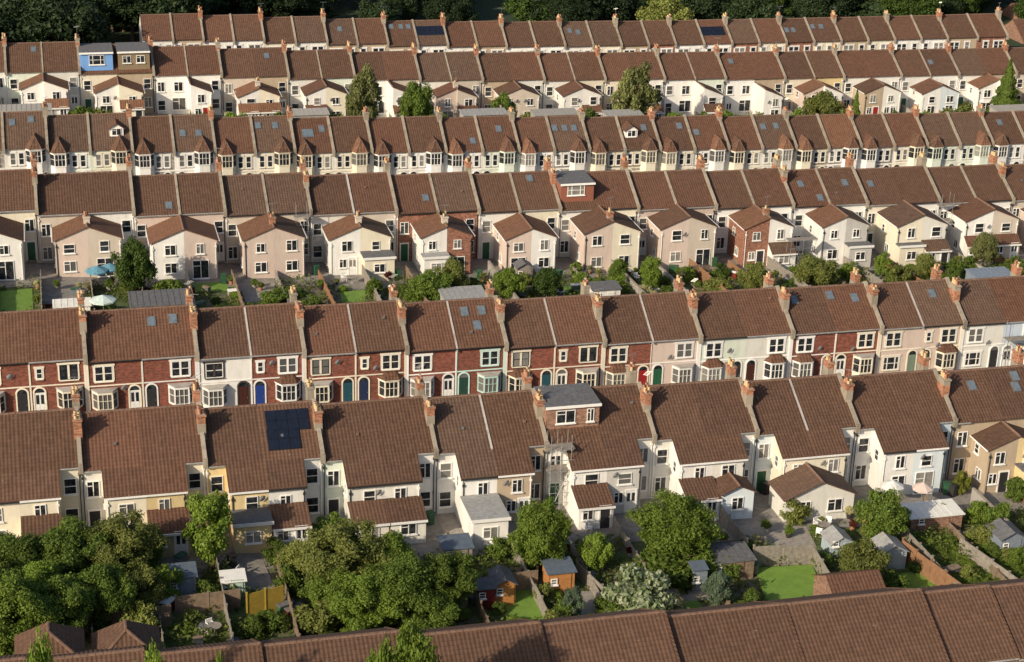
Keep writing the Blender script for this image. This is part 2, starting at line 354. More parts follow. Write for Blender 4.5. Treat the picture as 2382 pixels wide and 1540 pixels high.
def dish(par,x,y,z):
    def g():
        b=MB(); n=12
        for k,(r0,r1,y0,y1) in enumerate(((0,.16,-.22,-.2),(.16,.3,-.2,-.13))):
            for i in range(n):
                a,c=2*pi*i/n,2*pi*(i+1)/n
                b.poly([(r0*cos(a),y0-.1,r0*sin(a)),(r1*cos(a),y1-.1,r1*sin(a)),(r1*cos(c),y1-.1,r1*sin(c)),(r0*cos(c),y0-.1,r0*sin(c))],FELTL)
        b.rod((0,0,-.1),(0,-.3,0),.02,METAL,4); b.rod((0,-.3,-.25),(0,-.6,-.05),.012,METAL,4); return b.mesh("satellite_dish")
    ob(cached(('dish',),g),"satellite_dish",par,(x,y,z),(.3,0,.4))
HOUSES={r:[] for r in range(0,8)}
# ------------------------------------------------ house shell
def shell(row,X0,w,z0,sl,d,wallm,tile,name,label,group,Y=None,back=None,hr=None):
    Yr=ROW[row]['Y'] if Y is None else Y; Hr=hr or ROW[row]['Hr']
    h=thing(name,label,"house",(X0,Yr,z0),group)
    bk=back or d; e=Hr-.12-sl*d; eb=Hr-.12-sl*bk
    b=MB(); b.px_([(-d,-2.5),(bk,-2.5),(bk,eb),(0,Hr-.12),(-d,e)],.003,w-.003,wallm); ob(b,"wall",h)
    r=MB(); o=.28
    r.slabx(0,w,-d-o,Hr-sl*(d+o),0,Hr,.1,tile); r.slabx(0,w,bk+o,Hr-sl*(bk+o),0,Hr,.1,tile)
    for i in range(int(w/.45)+1):
        x=i*.45
        if x+.05<w: r.px_([(-.14,Hr-.04),(-.07,Hr+.065),(.07,Hr+.065),(.14,Hr-.04)],x+.004,min(w,x+.43),RIDGE)
    ob(r,"roof",h)
    HOUSES[row].append(dict(X0=X0,w=w,z=z0+Hr,sl=sl,Y=Yr,o=h,Hr=Hr,d=d))
    if random.random()<.3 and row in(4,5,6):
        yy=-random.uniform(1,d-1); xx=random.uniform(1,w-1)
        v=MB(); v.box(-.1,.1,-.12,.12,-.05,.12,random.choice([RIDGE,FELT])); ob(v,"roof_vent",h,(xx,yy,Hr+sl*yy+.02),(atan(sl),0,0))
    return h,e,Hr
def fascia(h,w,d,e,sl,m,x0=0,x1=None):
    b=MB(); x1=w if x1 is None else x1
    b.box(x0,x1,-d-.26,-d-.20,e-.24,e-.12,m); b.rod((x0,-d-.32,e-.12),(x1,-d-.32,e-.12),.045,BLACK if m is BLACK else FELTL,6); ob(b,"gutter",h)
def parapet(h,x,d,Hr,sl,hw=.17,up=.24,m=None,bk=None,yc=None):
    b=MB(); m=m or STONE; o=.3; bk=bk or d
    n=7
    for i in range(n):
        y0=-(d+o)*(i+1)/n; y1=-(d+o)*i/n; j=random.uniform(-.02,.02)
        b.px_([(y0,Hr+sl*y0-.3),(y1-.01,Hr+sl*y1-.3),(y1-.01,Hr+sl*y1+up+j),(y0,Hr+sl*y0+up+j)],x-hw,x+hw,m)
    b.px_([(0,Hr-.3),(bk+o,Hr-sl*(bk+o)-.3),(bk+o,Hr-sl*(bk+o)+up),(0,Hr+up)],x-hw,x+hw,m)
    if hw>.1: b.box(x-hw-.02,x+hw+.02,-d-o-.12,-d-o+.25,Hr-sl*(d+o)-.55,Hr-sl*(d+o)+up+.05,m)
    return ob(b,"parapet",h)
def pairs(row,bounds):
    rz=ROW[row]['pts']; out=[]
    def ry(px):
        k=rz
        if px<=k[0][0]: s=(k[1][1]-k[0][1])/(k[1][0]-k[0][0]); return k[0][1]+s*(px-k[0][0])
        if px>=k[-1][0]: s=(k[-1][1]-k[-2][1])/(k[-1][0]-k[-2][0]); return k[-1][1]+s*(px-k[-1][0])
        return lerpk(k,px)
    X=[onY(p,ry(p),ROW[row]['Y']).x for p in bounds]
    for a,b in zip(X,X[1:]): out.append((a,b,base(row,(a+b)/2)))
    return out
# ------------------------------------------------ ROW 5
WN=dict(brick="red brick",white="white rendered",pink="pinkish pebbledashed",palegreen="pale green",cream="cream rendered",lightblue="light blue",offwhite="pale rendered",yellow="yellow rendered",beige="beige pebbledashed",tan="tan pebbledashed",grey="grey rendered",blue="blue rendered",paleblue="pale blue",greystone="grey stone",stone="stone",brickbrown="brown brick",brickred="weathered brick")
TR=dict(cream=CREAM,white=WHITE,black=W['black'],mint=W['mint'],sage=CREAM)
r5=[[('brick','cream','dark','flat'),('brick','cream','white','flat')],[('brick','cream','white','flat'),('brick','white','dark','flat')],
[('white','black','brown','flat'),('brick','white','blue','hip')],[('brick','cream','teal','flat'),('brick','cream','navy','hip')],
[('brick','white','white','flat'),('brick','mint','dgreen','flat')],[('brick','cream','teal','hip'),('brick','cream','white','flat')],
[('brick','cream','red','hip'),('pink','white','green','flat')],[('palegreen','white','dark','hip'),('offwhite','white','brown','hip')],
[('brick','white','blue','hip'),('brick','cream','white','flat')],[('pink','cream','sage','none'),('pink','cream','dark','hip')],
[('offwhite','white','dark','none'),('lightblue','white','white','flat')],[('cream','white','blue','hip'),('brick','white','white','hip')]]
def front5(h,w,side,e,d,wall,trim,dr,bk):
    t0=TR[trim]; t=WHITE if trim=='black' else t0; X=(lambda x:x) if side==0 else (lambda x:w-x); bx=1.45; fr=WHITE
    window(h,X(bx),-d,3.35,1.5,1.4,'double',DOORC['dark'] if trim=='cream' and random.random()<.3 else fr,t0)
    b=MB(); b.box(.01,w-.01,-d-.06,-d+.02,2.88,2.98,t); b.box(.01,w-.01,-d-.09,-d+.02,e-.26,e-.16,t)
    x0,x1=(-.0,.2) if side==0 else (w-.2,w)
    b.box(x0+.004,x1-.004,-d-.075,-d+.02,-1,2.878,t); b.box(x0+.004,x1-.004,-d-.075,-d+.02,2.982,e-.262,t)
    if wall=='brick':
        x0,x1=(w-.07,w-.004) if side==0 else (.004,.07)
        b.box(x0,x1,-d-.065,-d+.02,2.982,e-.262,t); b.box(x0,x1,-d-.065,-d+.02,-1,2.878,t)
    ob(b,"stone_trim",h)
    if bk!='none': bay(h,X(bx),-d,.15,t,(W['brick'] if random.random()<.5 else W['cream']) if wall=='brick' else W[wall],1,bk,TILE[1],1.05,.6,.7)
    else: window(h,X(bx),-d,.9,1.6,1.35,'triple',fr,t)
    door(h,X(w-.72),-d,.25,dr,t0)
    if random.random()<.2: window(h,X(w-.8),-d,3.6,.5,.95,'sash',fr,t)
    if random.random()<.4: dish(h,X(w-1.7),-d,random.uniform(2.2,4.6))
    g=MB(); g.box(.1,w-1.4 if side==0 else w-.1,-d-1.9,-d-1.7,-.8,.75,W['greystone']) if side==0 else g.box(1.4,w-.1,-d-1.9,-d-1.7,-.8,.75,W['greystone'])
    g.box(X(w-1.45)-.17,X(w-1.45)+.17,-d-1.97,-d-1.63,-.8,1.05,STONE); g.box(X(w-1.45)-.22,X(w-1.45)+.22,-d-2.02,-d-1.58,1.052,1.15,t)
    ob(g,"front_garden_wall",h)
def pick(tt): return random.choice([tt,tt,TILE[2],TILE[0],TILE[1]])
for i,((a,b_,z),sp) in enumerate(zip(pairs(5,[-72,190,445,690,925,1152,1377,1597,1808,2012,2202,2390,2570]),r5)):
    w=(b_-a)/2; tt=TILE[random.choice([0,0,1])]
    for s in(0,1):
        wall,trim,dr,bk=sp[s]
        h,e,Hr=shell(5,a+s*w,w,z,.62,4.3,W[wall],pick(tt),"terraced_house","%s terraced house with %s trim and %s door"%(WN[wall],trim,dr),"terraced houses along the street")
        front5(h,w,s,e,4.3,*sp[s]); fascia(h,w,4.3,e,.62,BLACK if random.random()<.5 else WHITE)
        if s==1:
            parapet(h,w,4.3,Hr,.62)
            chimney(h,w,-1.8,Hr-2.2,Hr+.2,i*2,None,1.25,.6,6); chimney(h,w,2.2,Hr-2.2,Hr+.25,i*2+1,None,1.15,.56,4)
        elif i in(2,3,4,5,6,9): parapet(h,w,4.3,Hr,.62,.08,.07,LEAD)
# ------------------------------------------------ rear houses
def lean(h,w,side,gap,y0,L,kind,wall,tile,wide=None,zt=2.95,big=False):
    X=(lambda x:x) if side==0 else (lambda x:w-x)
    xa,xb=sorted((X(gap),X(w-.05 if wide is None else gap+wide)))
    wm=W[wall]; y1=y0-L
    if kind=='tile':
        b=MB(); b.px_([(y0-.002,-2),(y0-.002,zt-.15),(y1,zt-.95),(y1,-2)],xa+.02,xb-.02,wm); ob(b,"lean_to",h)
        r=MB(); k=.8/L; r.slabx(xa-.08,xb+.08,y1-.2,zt-.8-k*.2,y0-.003,zt,.08,tile); r.box(xa-.08,xb+.08,y1-.28,y1-.2,zt-.98-k*.2,zt-.8-k*.2,WHITE); ob(r,"lean_to_roof",h)
        if xb-xa>1.6 and random.random()<.5:
            window(h,xa+.75,y1,.95,.9,.95,'case')
            door(h,xb-.7,y1,.05,random.choice(['white','dark','white']),None,1.95,False,.8)
        else: window(h,(xa+xb)/2,y1,.85,1.25,.95,'case')
    elif kind=='flat':
        b=MB(); b.box(xa+.02,xb-.02,y1,y0-.002,-2,zt-.35,wm); ob(b,"flat_roofed_extension",h)
        r=MB(); r.box(xa-.1,xb+.1,y1-.15,y0-.003,zt-.35,zt-.2,FELTL if wall=='white' else FELT); r.box(xa-.14,xb+.14,y1-.2,y1-.152,zt-.45,zt-.17,WHITE); ob(r,"flat_roof",h)
        window(h,(xa+xb)/2,y1,1.0,1.2,1.0,'case')
    elif kind=='gable':
        mx=(xa+xb)/2; hh=(xb-xa)/2; k=.44
        b=MB(); b.py_([(xa,-2),(xb,-2),(xb,zt-.5),(mx,zt-.5+k*hh),(xa,zt-.5)],y1,y0-.002,wm); ob(b,"gabled_extension",h)
        r=MB(); o=.22
        r.slaby(y1-.3,y0-.003,xa-o,zt-.4-k*o,mx,zt-.4+k*hh,.09,tile); r.slaby(y1-.3,y0-.003,xb+o,zt-.4-k*o,mx,zt-.4+k*hh,.09,tile)
        r.py_([(mx-.12,zt-.42+k*hh),(mx,zt-.3+k*hh),(mx+.12,zt-.42+k*hh)],y1-.3,y0-.01,RIDGE)
        ob(r,"extension_roof",h)
        if hh>2: window(h,mx-hh*.4,y1,.8,.9,1.1,'case'); window(h,mx+hh*.45,y1,.8,1.3,1.1,'case')
        else: window(h,mx,y1,.9,1.0,1.1,'case')
def rear(h,w,side,e,d,sl,Hr,kind,wall,extw,tile,gap,L,ln,lw=None,ll=2.3,eave=4.6,up=True,extch=False):
    X=(lambda x:x) if side==0 else (lambda x:w-x)
    rnd=random
    gx=gap/2+.02
    window(h,X(gx),-d,3.3,min(.95,gap-.4),1.35,rnd.choice(['sash','case','sash']))
    if rnd.random()<.6: window(h,X(gx),-d,.7,min(1.0,gap-.35),1.4,rnd.choice(['sash','case']))
    else: door(h,X(gx),-d,.1,rnd.choice(['white','dark','white','green']),None,2.0,False,.8)
    pipe(h,X(.12),-d-.06,0,e-.5,BLACK if rnd.random()<.5 else WHITE)
    if kind is None: 
        window(h,X(w-1.3),-d,3.3,1.2,1.3,'case'); window(h,X(w-1.3),-d,.7,1.8,1.7,'case'); return
    y1=-d-L; xa,xb=sorted((X(gap),X(w))); wm=W[extw]
    b=MB()
    if kind=='cat':
        ze=Hr-.12-sl*(d+L)
        b.px_([(-d-.001,-2.5),(-d-.001,e-.002),(y1,ze),(y1,-2.5)],xa+.003,xb-.003,wm); ob(b,"extension_wall",h)
        r=MB(); ya=-(d+.283); yb=-(d+L+.22)
        r.slabx(xa-.12 if side==0 else xa,xb if side==0 else xb+.12,yb,Hr+sl*yb,ya,Hr+sl*ya,.1,tile); ob(r,"extension_roof",h)
        f=MB(); f.box(xa-.1 if side==0 else xa,xb if side==0 else xb+.1,yb-.07,yb-.003,Hr+sl*yb-.2,Hr+sl*yb-.06,WHITE if rnd.random()<.6 else BLACK); ob(f,"gutter",h)
        ztop=ze
        if side==0: window(h,gap+.003,-d-L*.5,3.0,.7,1.0,'sash',None,None,-pi/2)
    else:
        k=.4; hw_=w-gap; zr=eave+k*hw_
        if side==0: prof=[(gap,-2.5),(w-.003,-2.5),(w-.003,zr-.1),(gap,eave-.1)]
        else: prof=[(.003,-2.5),(w-gap,-2.5),(w-gap,eave-.1),(.003,zr-.1)]
        b.py_(prof,y1,-d-.002,wm); ob(b,"extension_wall",h)
        r=MB(); o=.18
        if side==0: r.slaby(y1-.16,-d-.003,gap-o,eave-k*o,w,zr,.09,tile)
        else: r.slaby(y1-.16,-d-.003,w-gap+o,eave-k*o,0,zr,.09,tile)
        if side==1: r.py_([(-.13,zr-.04),(0,zr+.1),(.13,zr-.04)],y1-.18,-d-.01,RIDGE)
        xo=X(gap-.24)
        r.rod((xo,y1-.16,eave-.12),(xo,-d,eave-.12),.06,WHITE,5); ob(r,"extension_roof",h)
        ztop=eave
        if side==0:
            window(h,gap+.003,-d-L*.35,3.0,.7,.9,'sash',None,None,-pi/2); window(h,gap+.003,-d-L*.6,.9,.9,1.0,'case',None,None,-pi/2)
        if extch: chimney(h,X(w),y1+1.4,zr-.8,zr+.65,rnd.randint(0,99),CBR if rnd.random()<.6 else W['beige'],.65,.65,2)
    cx=X((gap+w)/2+rnd.uniform(-.3,.3))
    window(h,cx,y1,ztop-1.75 if kind=='cat' else ztop-1.5,rnd.choice([.95,1.15,.85]),rnd.choice([1.15,1.2,1.0]),rnd.choice(['sash','case','case']))
    if ln: lean(h,w,side,gap,y1,ll,ln,extw if not lw else lw,tile)
    else:
        if rnd.random()<.5: window(h,cx,y1,.8,1.25,1.15,'case')
        else:
            q=rnd.random()
            if q<.5: window(h,cx,y1,.05,1.7,2.05,'case')
            else: window(h,cx-.45,y1,.95,.8,1.0,'case'); door(h,cx+.6,y1,.05,rnd.choice(['white','dark','red','white']),None,1.95,False,.8)
    pipe(h,X(gap+.15),y1-.06,0,ztop-.5,BLACK if rnd.random()<.5 else WHITE)
    if rnd.random()<.25: dish(h,X(w-.6),y1,ztop-.7)
r6=[('cream','cream',None,'tile','white','cream'),('cream','yellow',None,'tile','offwhite','cream'),('yellow','white','flat','tile','yellow','white'),('offwhite','offwhite','tile','tile','palegreen','white'),
('white','tan','flat',None,'white','tan'),('white','grey','tile',None,'white','offwhite'),('white','offwhite','tile','gable','offwhite','white'),('cream','cream',None,None,'paleblue','white'),
('white','paleblue',None,None,'white','blue'),('tan','yellow',None,'flat','tan','tan'),('white','cream','tile',None,'white','white')]
for i,((a,b_,z),sp) in enumerate(zip(pairs(6,[-108,178,462,730,988,1240,1486,1720,1950,2173,2395,2600]),r6)):
    w=(b_-a)/2; tt=TILE[random.choice([0,0,1])]
    for s in(0,1):
        ti=TILE[2] if i==4 and s==0 else tt
        h,e,Hr=shell(6,a+s*w,w,z,.585,4.4,W[sp[4+s]],ti,"terraced_house","%s terraced house rear with long sloping tiled roof"%WN[sp[s]],"terraced houses seen from the back gardens")
        gab=i>=9
        rear(h,w,s,e,4.4,.585,Hr,'gab' if gab else 'cat',sp[4+s],sp[s],ti,2.0 if gab else 1.65,3.0 if gab else 2.25,sp[2+s],'paleblue' if sp[2+s]=='gable' else None,4.1 if (i==4 and s==0) else (1.5 if gab else 2.3),4.3)
        fascia(h,w,4.4,e,.585,WHITE,0 if s==0 else w-1.5,1.5 if s==0 else w)
        if s==1:
            parapet(h,w,4.4,Hr,.585,.16,.2)
            chimney(h,w,-1.9,Hr-2.3,Hr+.15,i*2+2,None,1.2,.62,6); chimney(h,w,2.1,Hr-2.2,Hr+.45,i*2+1,None,1.15,.56,4)
        elif i in(4,7): parapet(h,w,4.4,Hr,.585,.08,.07,LEAD)
        if i==7 and s==0: lean(h,w,0,.7,-6.66,3.3,'gable','offwhite',TILE[2],6.1,2.75)
# ------------------------------------------------ ROW 4 rear
r4=[('white','white'),('pink','beige'),('white','pink'),('pink','pink'),('white','cream'),('white','brickred'),('pink','white'),('pink','cream'),('pink','beige'),('brickred','white'),('white','grey'),('cream','offwhite'),('white','beige'),('pink','white')]
mc=['white','offwhite','pink','white','white','cream','beige','offwhite']
chs={1,3,4,5,7,9}
for i,((a,b_,z),sp) in enumerate(zip(pairs(4,[-145,80,302,511,707,903,1092,1278,1457,1635,1812,1982,2150,2317,2480]),r4)):
    w=(b_-a)/2; tt=TILE[random.choice([0,0,1])]; xt=random.choice([TILEX,TILE[0],TILE[1],TILEX]); gp_=random.choice([1.4,1.6,1.85]); LL=random.choice([4.4,5.0,5.5]); ev=random.choice([4.3,4.55,4.8])
    for s in(0,1):
        ti=pick(tt)
        mw=random.choice(mc) if i!=5 else 'brickred'
        if i in(8,): mw='pink'
        h,e,Hr=shell(4,a+s*w,w,z,.56,4.8,W[mw],ti,"terraced_house","%s terraced house rear with gabled two storey extension"%WN[sp[s]],"terraced houses seen from the back gardens")
        rear(h,w,s,e,4.8,.56,Hr,'gab',mw,sp[s],random.choice([xt,xt,TILE[2]]),gp_,LL,random.choice([None,None,None,'tile']) if not (i+s)%6==5 else 'flat',None,random.choice([1.0,1.4,2.2]),ev,True,(i in chs and s==1))
        fascia(h,w,4.8,e,.56,BLACK if random.random()<.4 else WHITE)
        if s==1:
            parapet(h,w,4.8,Hr,.56,.16,.2)
            chimney(h,w,.9,Hr-2.2,Hr+.95,i*2+30,None,1.2,.6,6)
            if i%3==0: chimney(h,w,-1.6,Hr-2.2,Hr+.3,i*2+30,None,.9,.55,3)
        elif i not in(1,7,11): parapet(h,w,4.8,Hr,.56,.1 if i==4 else .13,.14,LEAD if i==4 else STONE)
# ------------------------------------------------ ROW 3 fronts with tall bays
bc=['cream','white','cream','white','white','palegreen','cream','offwhite','white','offwhite']
for i,(a,b_,z) in enumerate(pairs(3,[-98,105,300,490,673,850,1020,1188,1350,1513,1670,1825,1975,2127,2278,2430])):
    w=(b_-a)/2; tt=TILE[random.choice([0,0,1])]
    for s in(0,1):
        wall=random.choice(['greystone','greystone','offwhite','white','palegreen' if i<4 else 'offwhite','greystone'])
        if i in(1,) : wall='palegreen'
        c=random.choice(bc); ti=pick(tt)if not(i==11 and s==1) else TILEX
        h,e,Hr=shell(3,a+s*w,w,z,.65,4.4,W[wall],ti,"bay_fronted_house","%s terraced house with tall peaked two storey bay"%WN[wall],"bay fronted terraced houses")
        X=(lambda x:x) if s==0 else (lambda x:w-x)
        bay(h,X(1.35),-4.4,.1,W[c],W[c],2,'peak',TILE[random.choice([0,1])] if random.random()<.7 else TILEX)
        t=W[c]
        window(h,X(3.0),-4.4,3.3,.62,1.45,'sash',None,t); window(h,X(3.95),-4.4,3.3,.62,1.45,'sash',None,t)
        door(h,X(4.0),-4.4,.2,random.choice(list(DOORC)),t); window(h,X(2.98),-4.4,.9,.6,1.4,'sash',None,t)
        b=MB(); b.box(.01,w-.01,-4.46,-4.38,2.78,2.95,t); x0,x1=(0,.26) if s==0 else (w-.26,w); b.box(x0+.004,x1-.004,-4.48,-4.38,-1,2.778,t); b.box(x0+.004,x1-.004,-4.48,-4.38,2.952,e-.3,t); b.box(.01,w-.01,-4.49,-4.38,e-.29,e-.12,t); ob(b,"stone_trim",h)
        parapet(h,w,4.4,Hr,.65,.15,.24)
        if s==1: chimney(h,w,-.2,Hr-1.6,Hr+.65,i*2+60,None,1.25,.6,6)
# ------------------------------------------------ ROW 2 rear
for i,(a,b_,z) in enumerate(pairs(2,[-158,10,180,350,506,660,812,962,1106,1248,1388,1525,1665,1802,1938,2070,2203,2335,2465])):
    w=(b_-a)/2; tt=TILE[random.choice([0,0,1])]; xt=random.choice([TILEX,TILE[1],TILE[0]])
    c2=random.choice([('white','white'),('pink','white'),('white','cream'),('tan','white'),('tan','offwhite'),('white','paleblue'),('pink','beige')])
    if i in(2,4): c2=('white','cream')
    noext=i in(3,6,11,12); ev=random.choice([3.9,4.2,4.4])
    for s in(0,1):
        ti=pick(tt); mw=random.choice(['white','offwhite','cream','palegreen','beige','white','white','tan'])
        if i==13 and s==1: mw='yellow'
        h,e,Hr=shell(2,a+s*w,w,z,.58,4.5,W[mw],ti,"terraced_house","%s terraced house rear facing the gardens"%WN[mw],"terraced houses on the far rows")
        rear(h,w,s,e,4.5,.58,Hr,None if noext and s==0 else 'gab',mw,c2[s],xt,1.75,random.choice([3.6,4.2]) if s==0 else 4.2,random.choice([None,None,'tile']),None,1.2,ev,True,random.random()<.15)
        if s==1:
            parapet(h,w,4.5,Hr,.58,.15,.2); chimney(h,w,-.3,Hr-1.8,Hr+.6,i*2+90,None,1.15,.58,5)
        elif i%2: parapet(h,w,4.5,Hr,.58,.1,.12)
# ------------------------------------------------ ROW 1 fronts
for i,(a,b_,z) in enumerate(pairs(1,[325,465,605,750,890,1028,1163,1298,1428,1553,1683,1808,1935,2058,2180,2318])):
    w=(b_-a)/2; tt=TILE[random.choice([0,0,1])]
    for s in(0,1):
        wall=random.choice(['white','white','brickred','offwhite','cream','tan','white']) if i<10 else random.choice(['white','cream','tan','brickred','beige']); 
        h,e,Hr=shell(1,a+s*w,w,z,.6,4.3,W[wall],pick(tt),"terraced_house","%s terraced house front with paired sash windows"%WN[wall],"terraced houses on the far rows")
        X=(lambda x:x) if s==0 else (lambda x:w-x)
        window(h,X(1.4),-4.3,3.3,1.7,1.35,'double',None,WHITE); window(h,X(3.7),-4.3,3.3,.8,1.35,'sash',None,WHITE)
        bay(h,X(1.4),-4.3,.1,WHITE,W[random.choice(['white','redclad','cream','skyblue' if i==6 else 'white'])],1,'hip',TILE[1]); door(h,X(3.9),-4.3,.2,random.choice(['purple','blue','red','white','teal']),None)
        b=MB(); b.box(.01,w-.01,-4.36,-4.28,2.88,3.0,WHITE); ob(b,"stone_trim",h)
        parapet(h,w,4.3,Hr,.6,.14,.2)
        if s==1: chimney(h,w,-.6,Hr-1.6,Hr+.65,i*2+120,None,1.15,.58,5)
for k,(px,py,Y) in enumerate(((2352,8,300),(2356,45,284),(2440,30,292))):
    p=onY(px,py,Y); h,e,Hr=shell(0,p.x,6.5,p.z-8,.6,4.2,W['brickbrown'],TILE[1],"detached_house","brown brick house with red tiled roof beyond the terraces","houses beyond the terraces",Y=Y,hr=8)
    window(h,1.6,-4.2,3.3,1.4,1.2,'case'); window(h,4.6,-4.2,3.3,1.4,1.2,'case'); window(h,1.6,-4.2,.8,1.6,1.3,'case'); door(h,4.4,-4.2,.1,'white',None,2.05,False)
    chimney(h,5.5,0,Hr-1,Hr+.8,k,CBR,.9,.6,2)
# ------------------------------------------------ ROW 7 nearest roofs
X7=pairs(7,[-200,60,335,605,930,1255,1545,1825,2140,2300,2480,2700])
for i,(a,b_,z) in enumerate(X7):
    w=b_-a
    h,e,Hr=shell(7,a,w,z+(.12 if i%2 else 0),.55,4.6,W['brickbrown'],TILE[0],"terraced_house","brick house with broad brown pantiled roof","nearest terraced houses")
    parapet(h,w,4.6,Hr,.55,.07,.05,TILE[0]); fascia(h,w,4.6,e,.55,WHITE)
    window(h,w*.3,-4.6,3.2,1.5,1.2,'case'); window(h,w*.72,-4.6,3.2,1.2,1.2,'case'); window(h,w*.3,-4.6,.8,1.7,1.3,'case'); door(h,w*.75,-4.6,.1,'white',None,2.05,False)
# ------------------------------------------------ things on roofs
def find(row,px,py):
    d=ray(px,py)
    for H in HOUSES[row]:
        t=(HC-H['z']+H['sl']*H['Y'])/(H['sl']*d.y-d.z); p=C+d*t
        if H['X0']<=p.x<=H['X0']+H['w']: return H,p
    return None,None
def skylight(row,px,py,w=.75,hh=1.05):
    H,p=find(row,px,py)
    if not H: return
    def g():
        b=MB(); b.box(-w/2,w/2,-hh/2,hh/2,-.02,.07,FELT); return b.mesh("skylight")
    def f():
        b=MB(); b.box(-w/2+.08,w/2-.08,-hh/2+.08,hh/2-.08,.072,.085,SKYG); return b.mesh("glass")
    lx=min(max(p.x-H['X0'],.5),H['w']-.5)
    o=ob(cached(('sk',w,hh),g),"skylight",H['o'],(lx,p.y-H['Y'],p.z-H['o'].location.z),(atan(H['sl']),0,0)); ob(cached(('skg',w,hh),f),"glass",o)
for r,L in {1:[(790,68),(910,62),(932,62),(950,62),(1325,72),(1345,75),(1830,70),(1845,70),(1890,62),(1910,62)],2:[(78,115),(620,130),(1700,143),(2165,145)],
 3:[(28,285),(72,278),(425,310),(462,310),(600,292),(640,292),(748,300),(1160,300),(1100,328),(1290,298),(1313,298),(1335,298),(1497,297),(1580,293),(1620,308),(1775,295),(1805,293),(2325,285)],
 4:[(393,478),(990,460),(1862,428),(1908,460),(1965,425),(2025,428),(1232,415)],5:[(352,748),(402,742),(1080,725),(1120,722),(1110,757),(1847,698),(1922,688),(1988,693),(2168,683)],6:[(2260,897),(2360,875),(2363,900)]}.items():
    for q in L: skylight(r,*q)
skylight(3,716,310,1.4,1.3)
for row,px,py,nx,ny in ((6,668,978,4,2),(6,660,1022,3,2),(1,1000,72,5,2),(1,1655,73,5,2)):
    H,p=find(row,px,py)
    b=MB()
    for i in range(nx):
        for j in range(ny):
            x=(i-nx/2)*.85; y=(j-ny/2)*1.0; b.box(x+.02,x+.83,y+.02,y+.98,.058,.11,SOLAR)
    b.box(-nx*.425,nx*.425,-ny*.5,ny*.5,.02,.058,METAL if row==1 else BLACK)
    ob(b,"solar_panel",H['o'],(p.x-H['X0'],p.y-H['Y'],p.z-H['o'].location.z),(atan(H['sl']),0,0))
def dormer(row,px,py,x0,x1,yf,top,wall,roofm,wins,ov=.2):
    H,p=find(row,px,py); h=H['o']; Hr=H['Hr']; sl=H['sl']; zt=Hr+top; zb=Hr+sl*yf
    b=MB(); b.px_([(yf,zb-.3),(yf,zt-.15),(.3,zt-.15),(.3,Hr-.5)],x0,x1,wall); o=ob(b,"dormer",h)
    r=MB(); r.px_([(yf-ov,zt-.17),(yf-ov,zt),(.5,zt+.12),(.5,zt-.03)],x0-ov*.5,x1+ov*.5,roofm); r.px_([(yf-ov-.05,zt-.22),(yf-ov-.05,zt+.02),(yf-ov-.003,zt+.02),(yf-ov-.003,zt-.22)],x0-ov*.5,x1+ov*.5,WHITE); ob(r,"dormer_roof",o)
    for (wx,ww,wh,wz) in wins:
        window(h,wx,yf,zb+wz,ww,wh,'triple' if ww>1.6 else 'case')
dormer(6,1300,960,.25,4.75,-3.3,.12,W['brickbrown'],FELT,[(1.9,1.6,1.15,.45),(4.0,.6,1.15,.45)])
dormer(4,1340,450,.3,4.2,-3.9,.0,W['redclad'],FELT,[(2.1,2.0,1.2,.75)])
dormer(2,222,130,.15,4.4,-4.3,-.0,W['skyblue'],FELT,[(2.3,2.0,1.3,.8)])
dormer(2,305,130,.25,4.4,-4.3,-.0,W['brown'],FELT,[(1.4,1.1,1.0,.9),(3.2,1.1,1.0,.9)])
for px,py in((270,300),(1462,298)):
    H,p=find(3,px,py); h=H['o']; lx=p.x-H['X0']; yf=-3.0; zb=H['Hr']+H['sl']*yf
    b=MB(); b.py_([(lx-.8,zb-.2),(lx+.8,zb-.2),(lx+.8,zb+.95),(lx,zb+1.5),(lx-.8,zb+.95)],yf,-.9,W['white']); o=ob(b,"dormer",h)
    r=MB(); r.slaby(yf-.2,-.8,lx-1.0,zb+.9,lx,zb+1.6,.08,TILE[1]); r.slaby(yf-.2,-.8,lx+1.0,zb+.9,lx,zb+1.6,.08,TILE[1]); ob(r,"dormer_roof",o); window(h,lx,yf,zb+.1,1.1,.85,'case')
# ------------------------------------------------ ground
mg,nt,b=nm("garden_ground"); p=pos(nt)
n1=ramp(nt,nz(nt,p,.22,4,.7),.46,.6); n2=ramp(nt,nz(nt,p,1.5,4,.7),.35,.65)
c=mixc(nt,n2,(.05,.08,.022),(.10,.14,.036)); c2=mixc(nt,n2,(.09,.07,.05),(.22,.195,.16))
sp=nd(nt,'ShaderNodeSeparateXYZ',i_0=p); far=mth(nt,'GREATER_THAN',sp.outputs[1],276)
c=mixc(nt,mth(nt,'MULTIPLY',n1,mth(nt,'SUBTRACT',1,far)),c,c2); c=mixc(nt,far,c,(.022,.042,.014)); nt.links.new(c,b.inputs['Base Color']); b.inputs['Roughness'].default_value=.95
bp=nd(nt,'ShaderNodeBump',i_Height=nz(nt,p,6,4)); bp.inputs['Strength'].default_value=.6; bp.inputs['Distance'].default_value=.15; nt.links.new(bp.outputs[0],b.inputs['Normal'])
xs=[-3000,-800,-200,-60]+[-40+2.5*i for i in range(97)]+[260,600,1500,4000]
ys=[-600,-100,30]+[50+1.5*i for i in range(157)]+[300,340,420,600,1200,5000]
v=[(x,y,terr(x,y)) for y in ys for x in xs]; nx=len(xs)
f=[(j*nx+i,j*nx+i+1,(j+1)*nx+i+1,(j+1)*nx+i) for j in range(len(ys)-1) for i in range(nx-1)]
me=bpy.data.meshes.new("ground"); me.from_pydata(v,[],f); me.materials.append(mg); g=ob(me,"ground"); g["kind"]="structure"
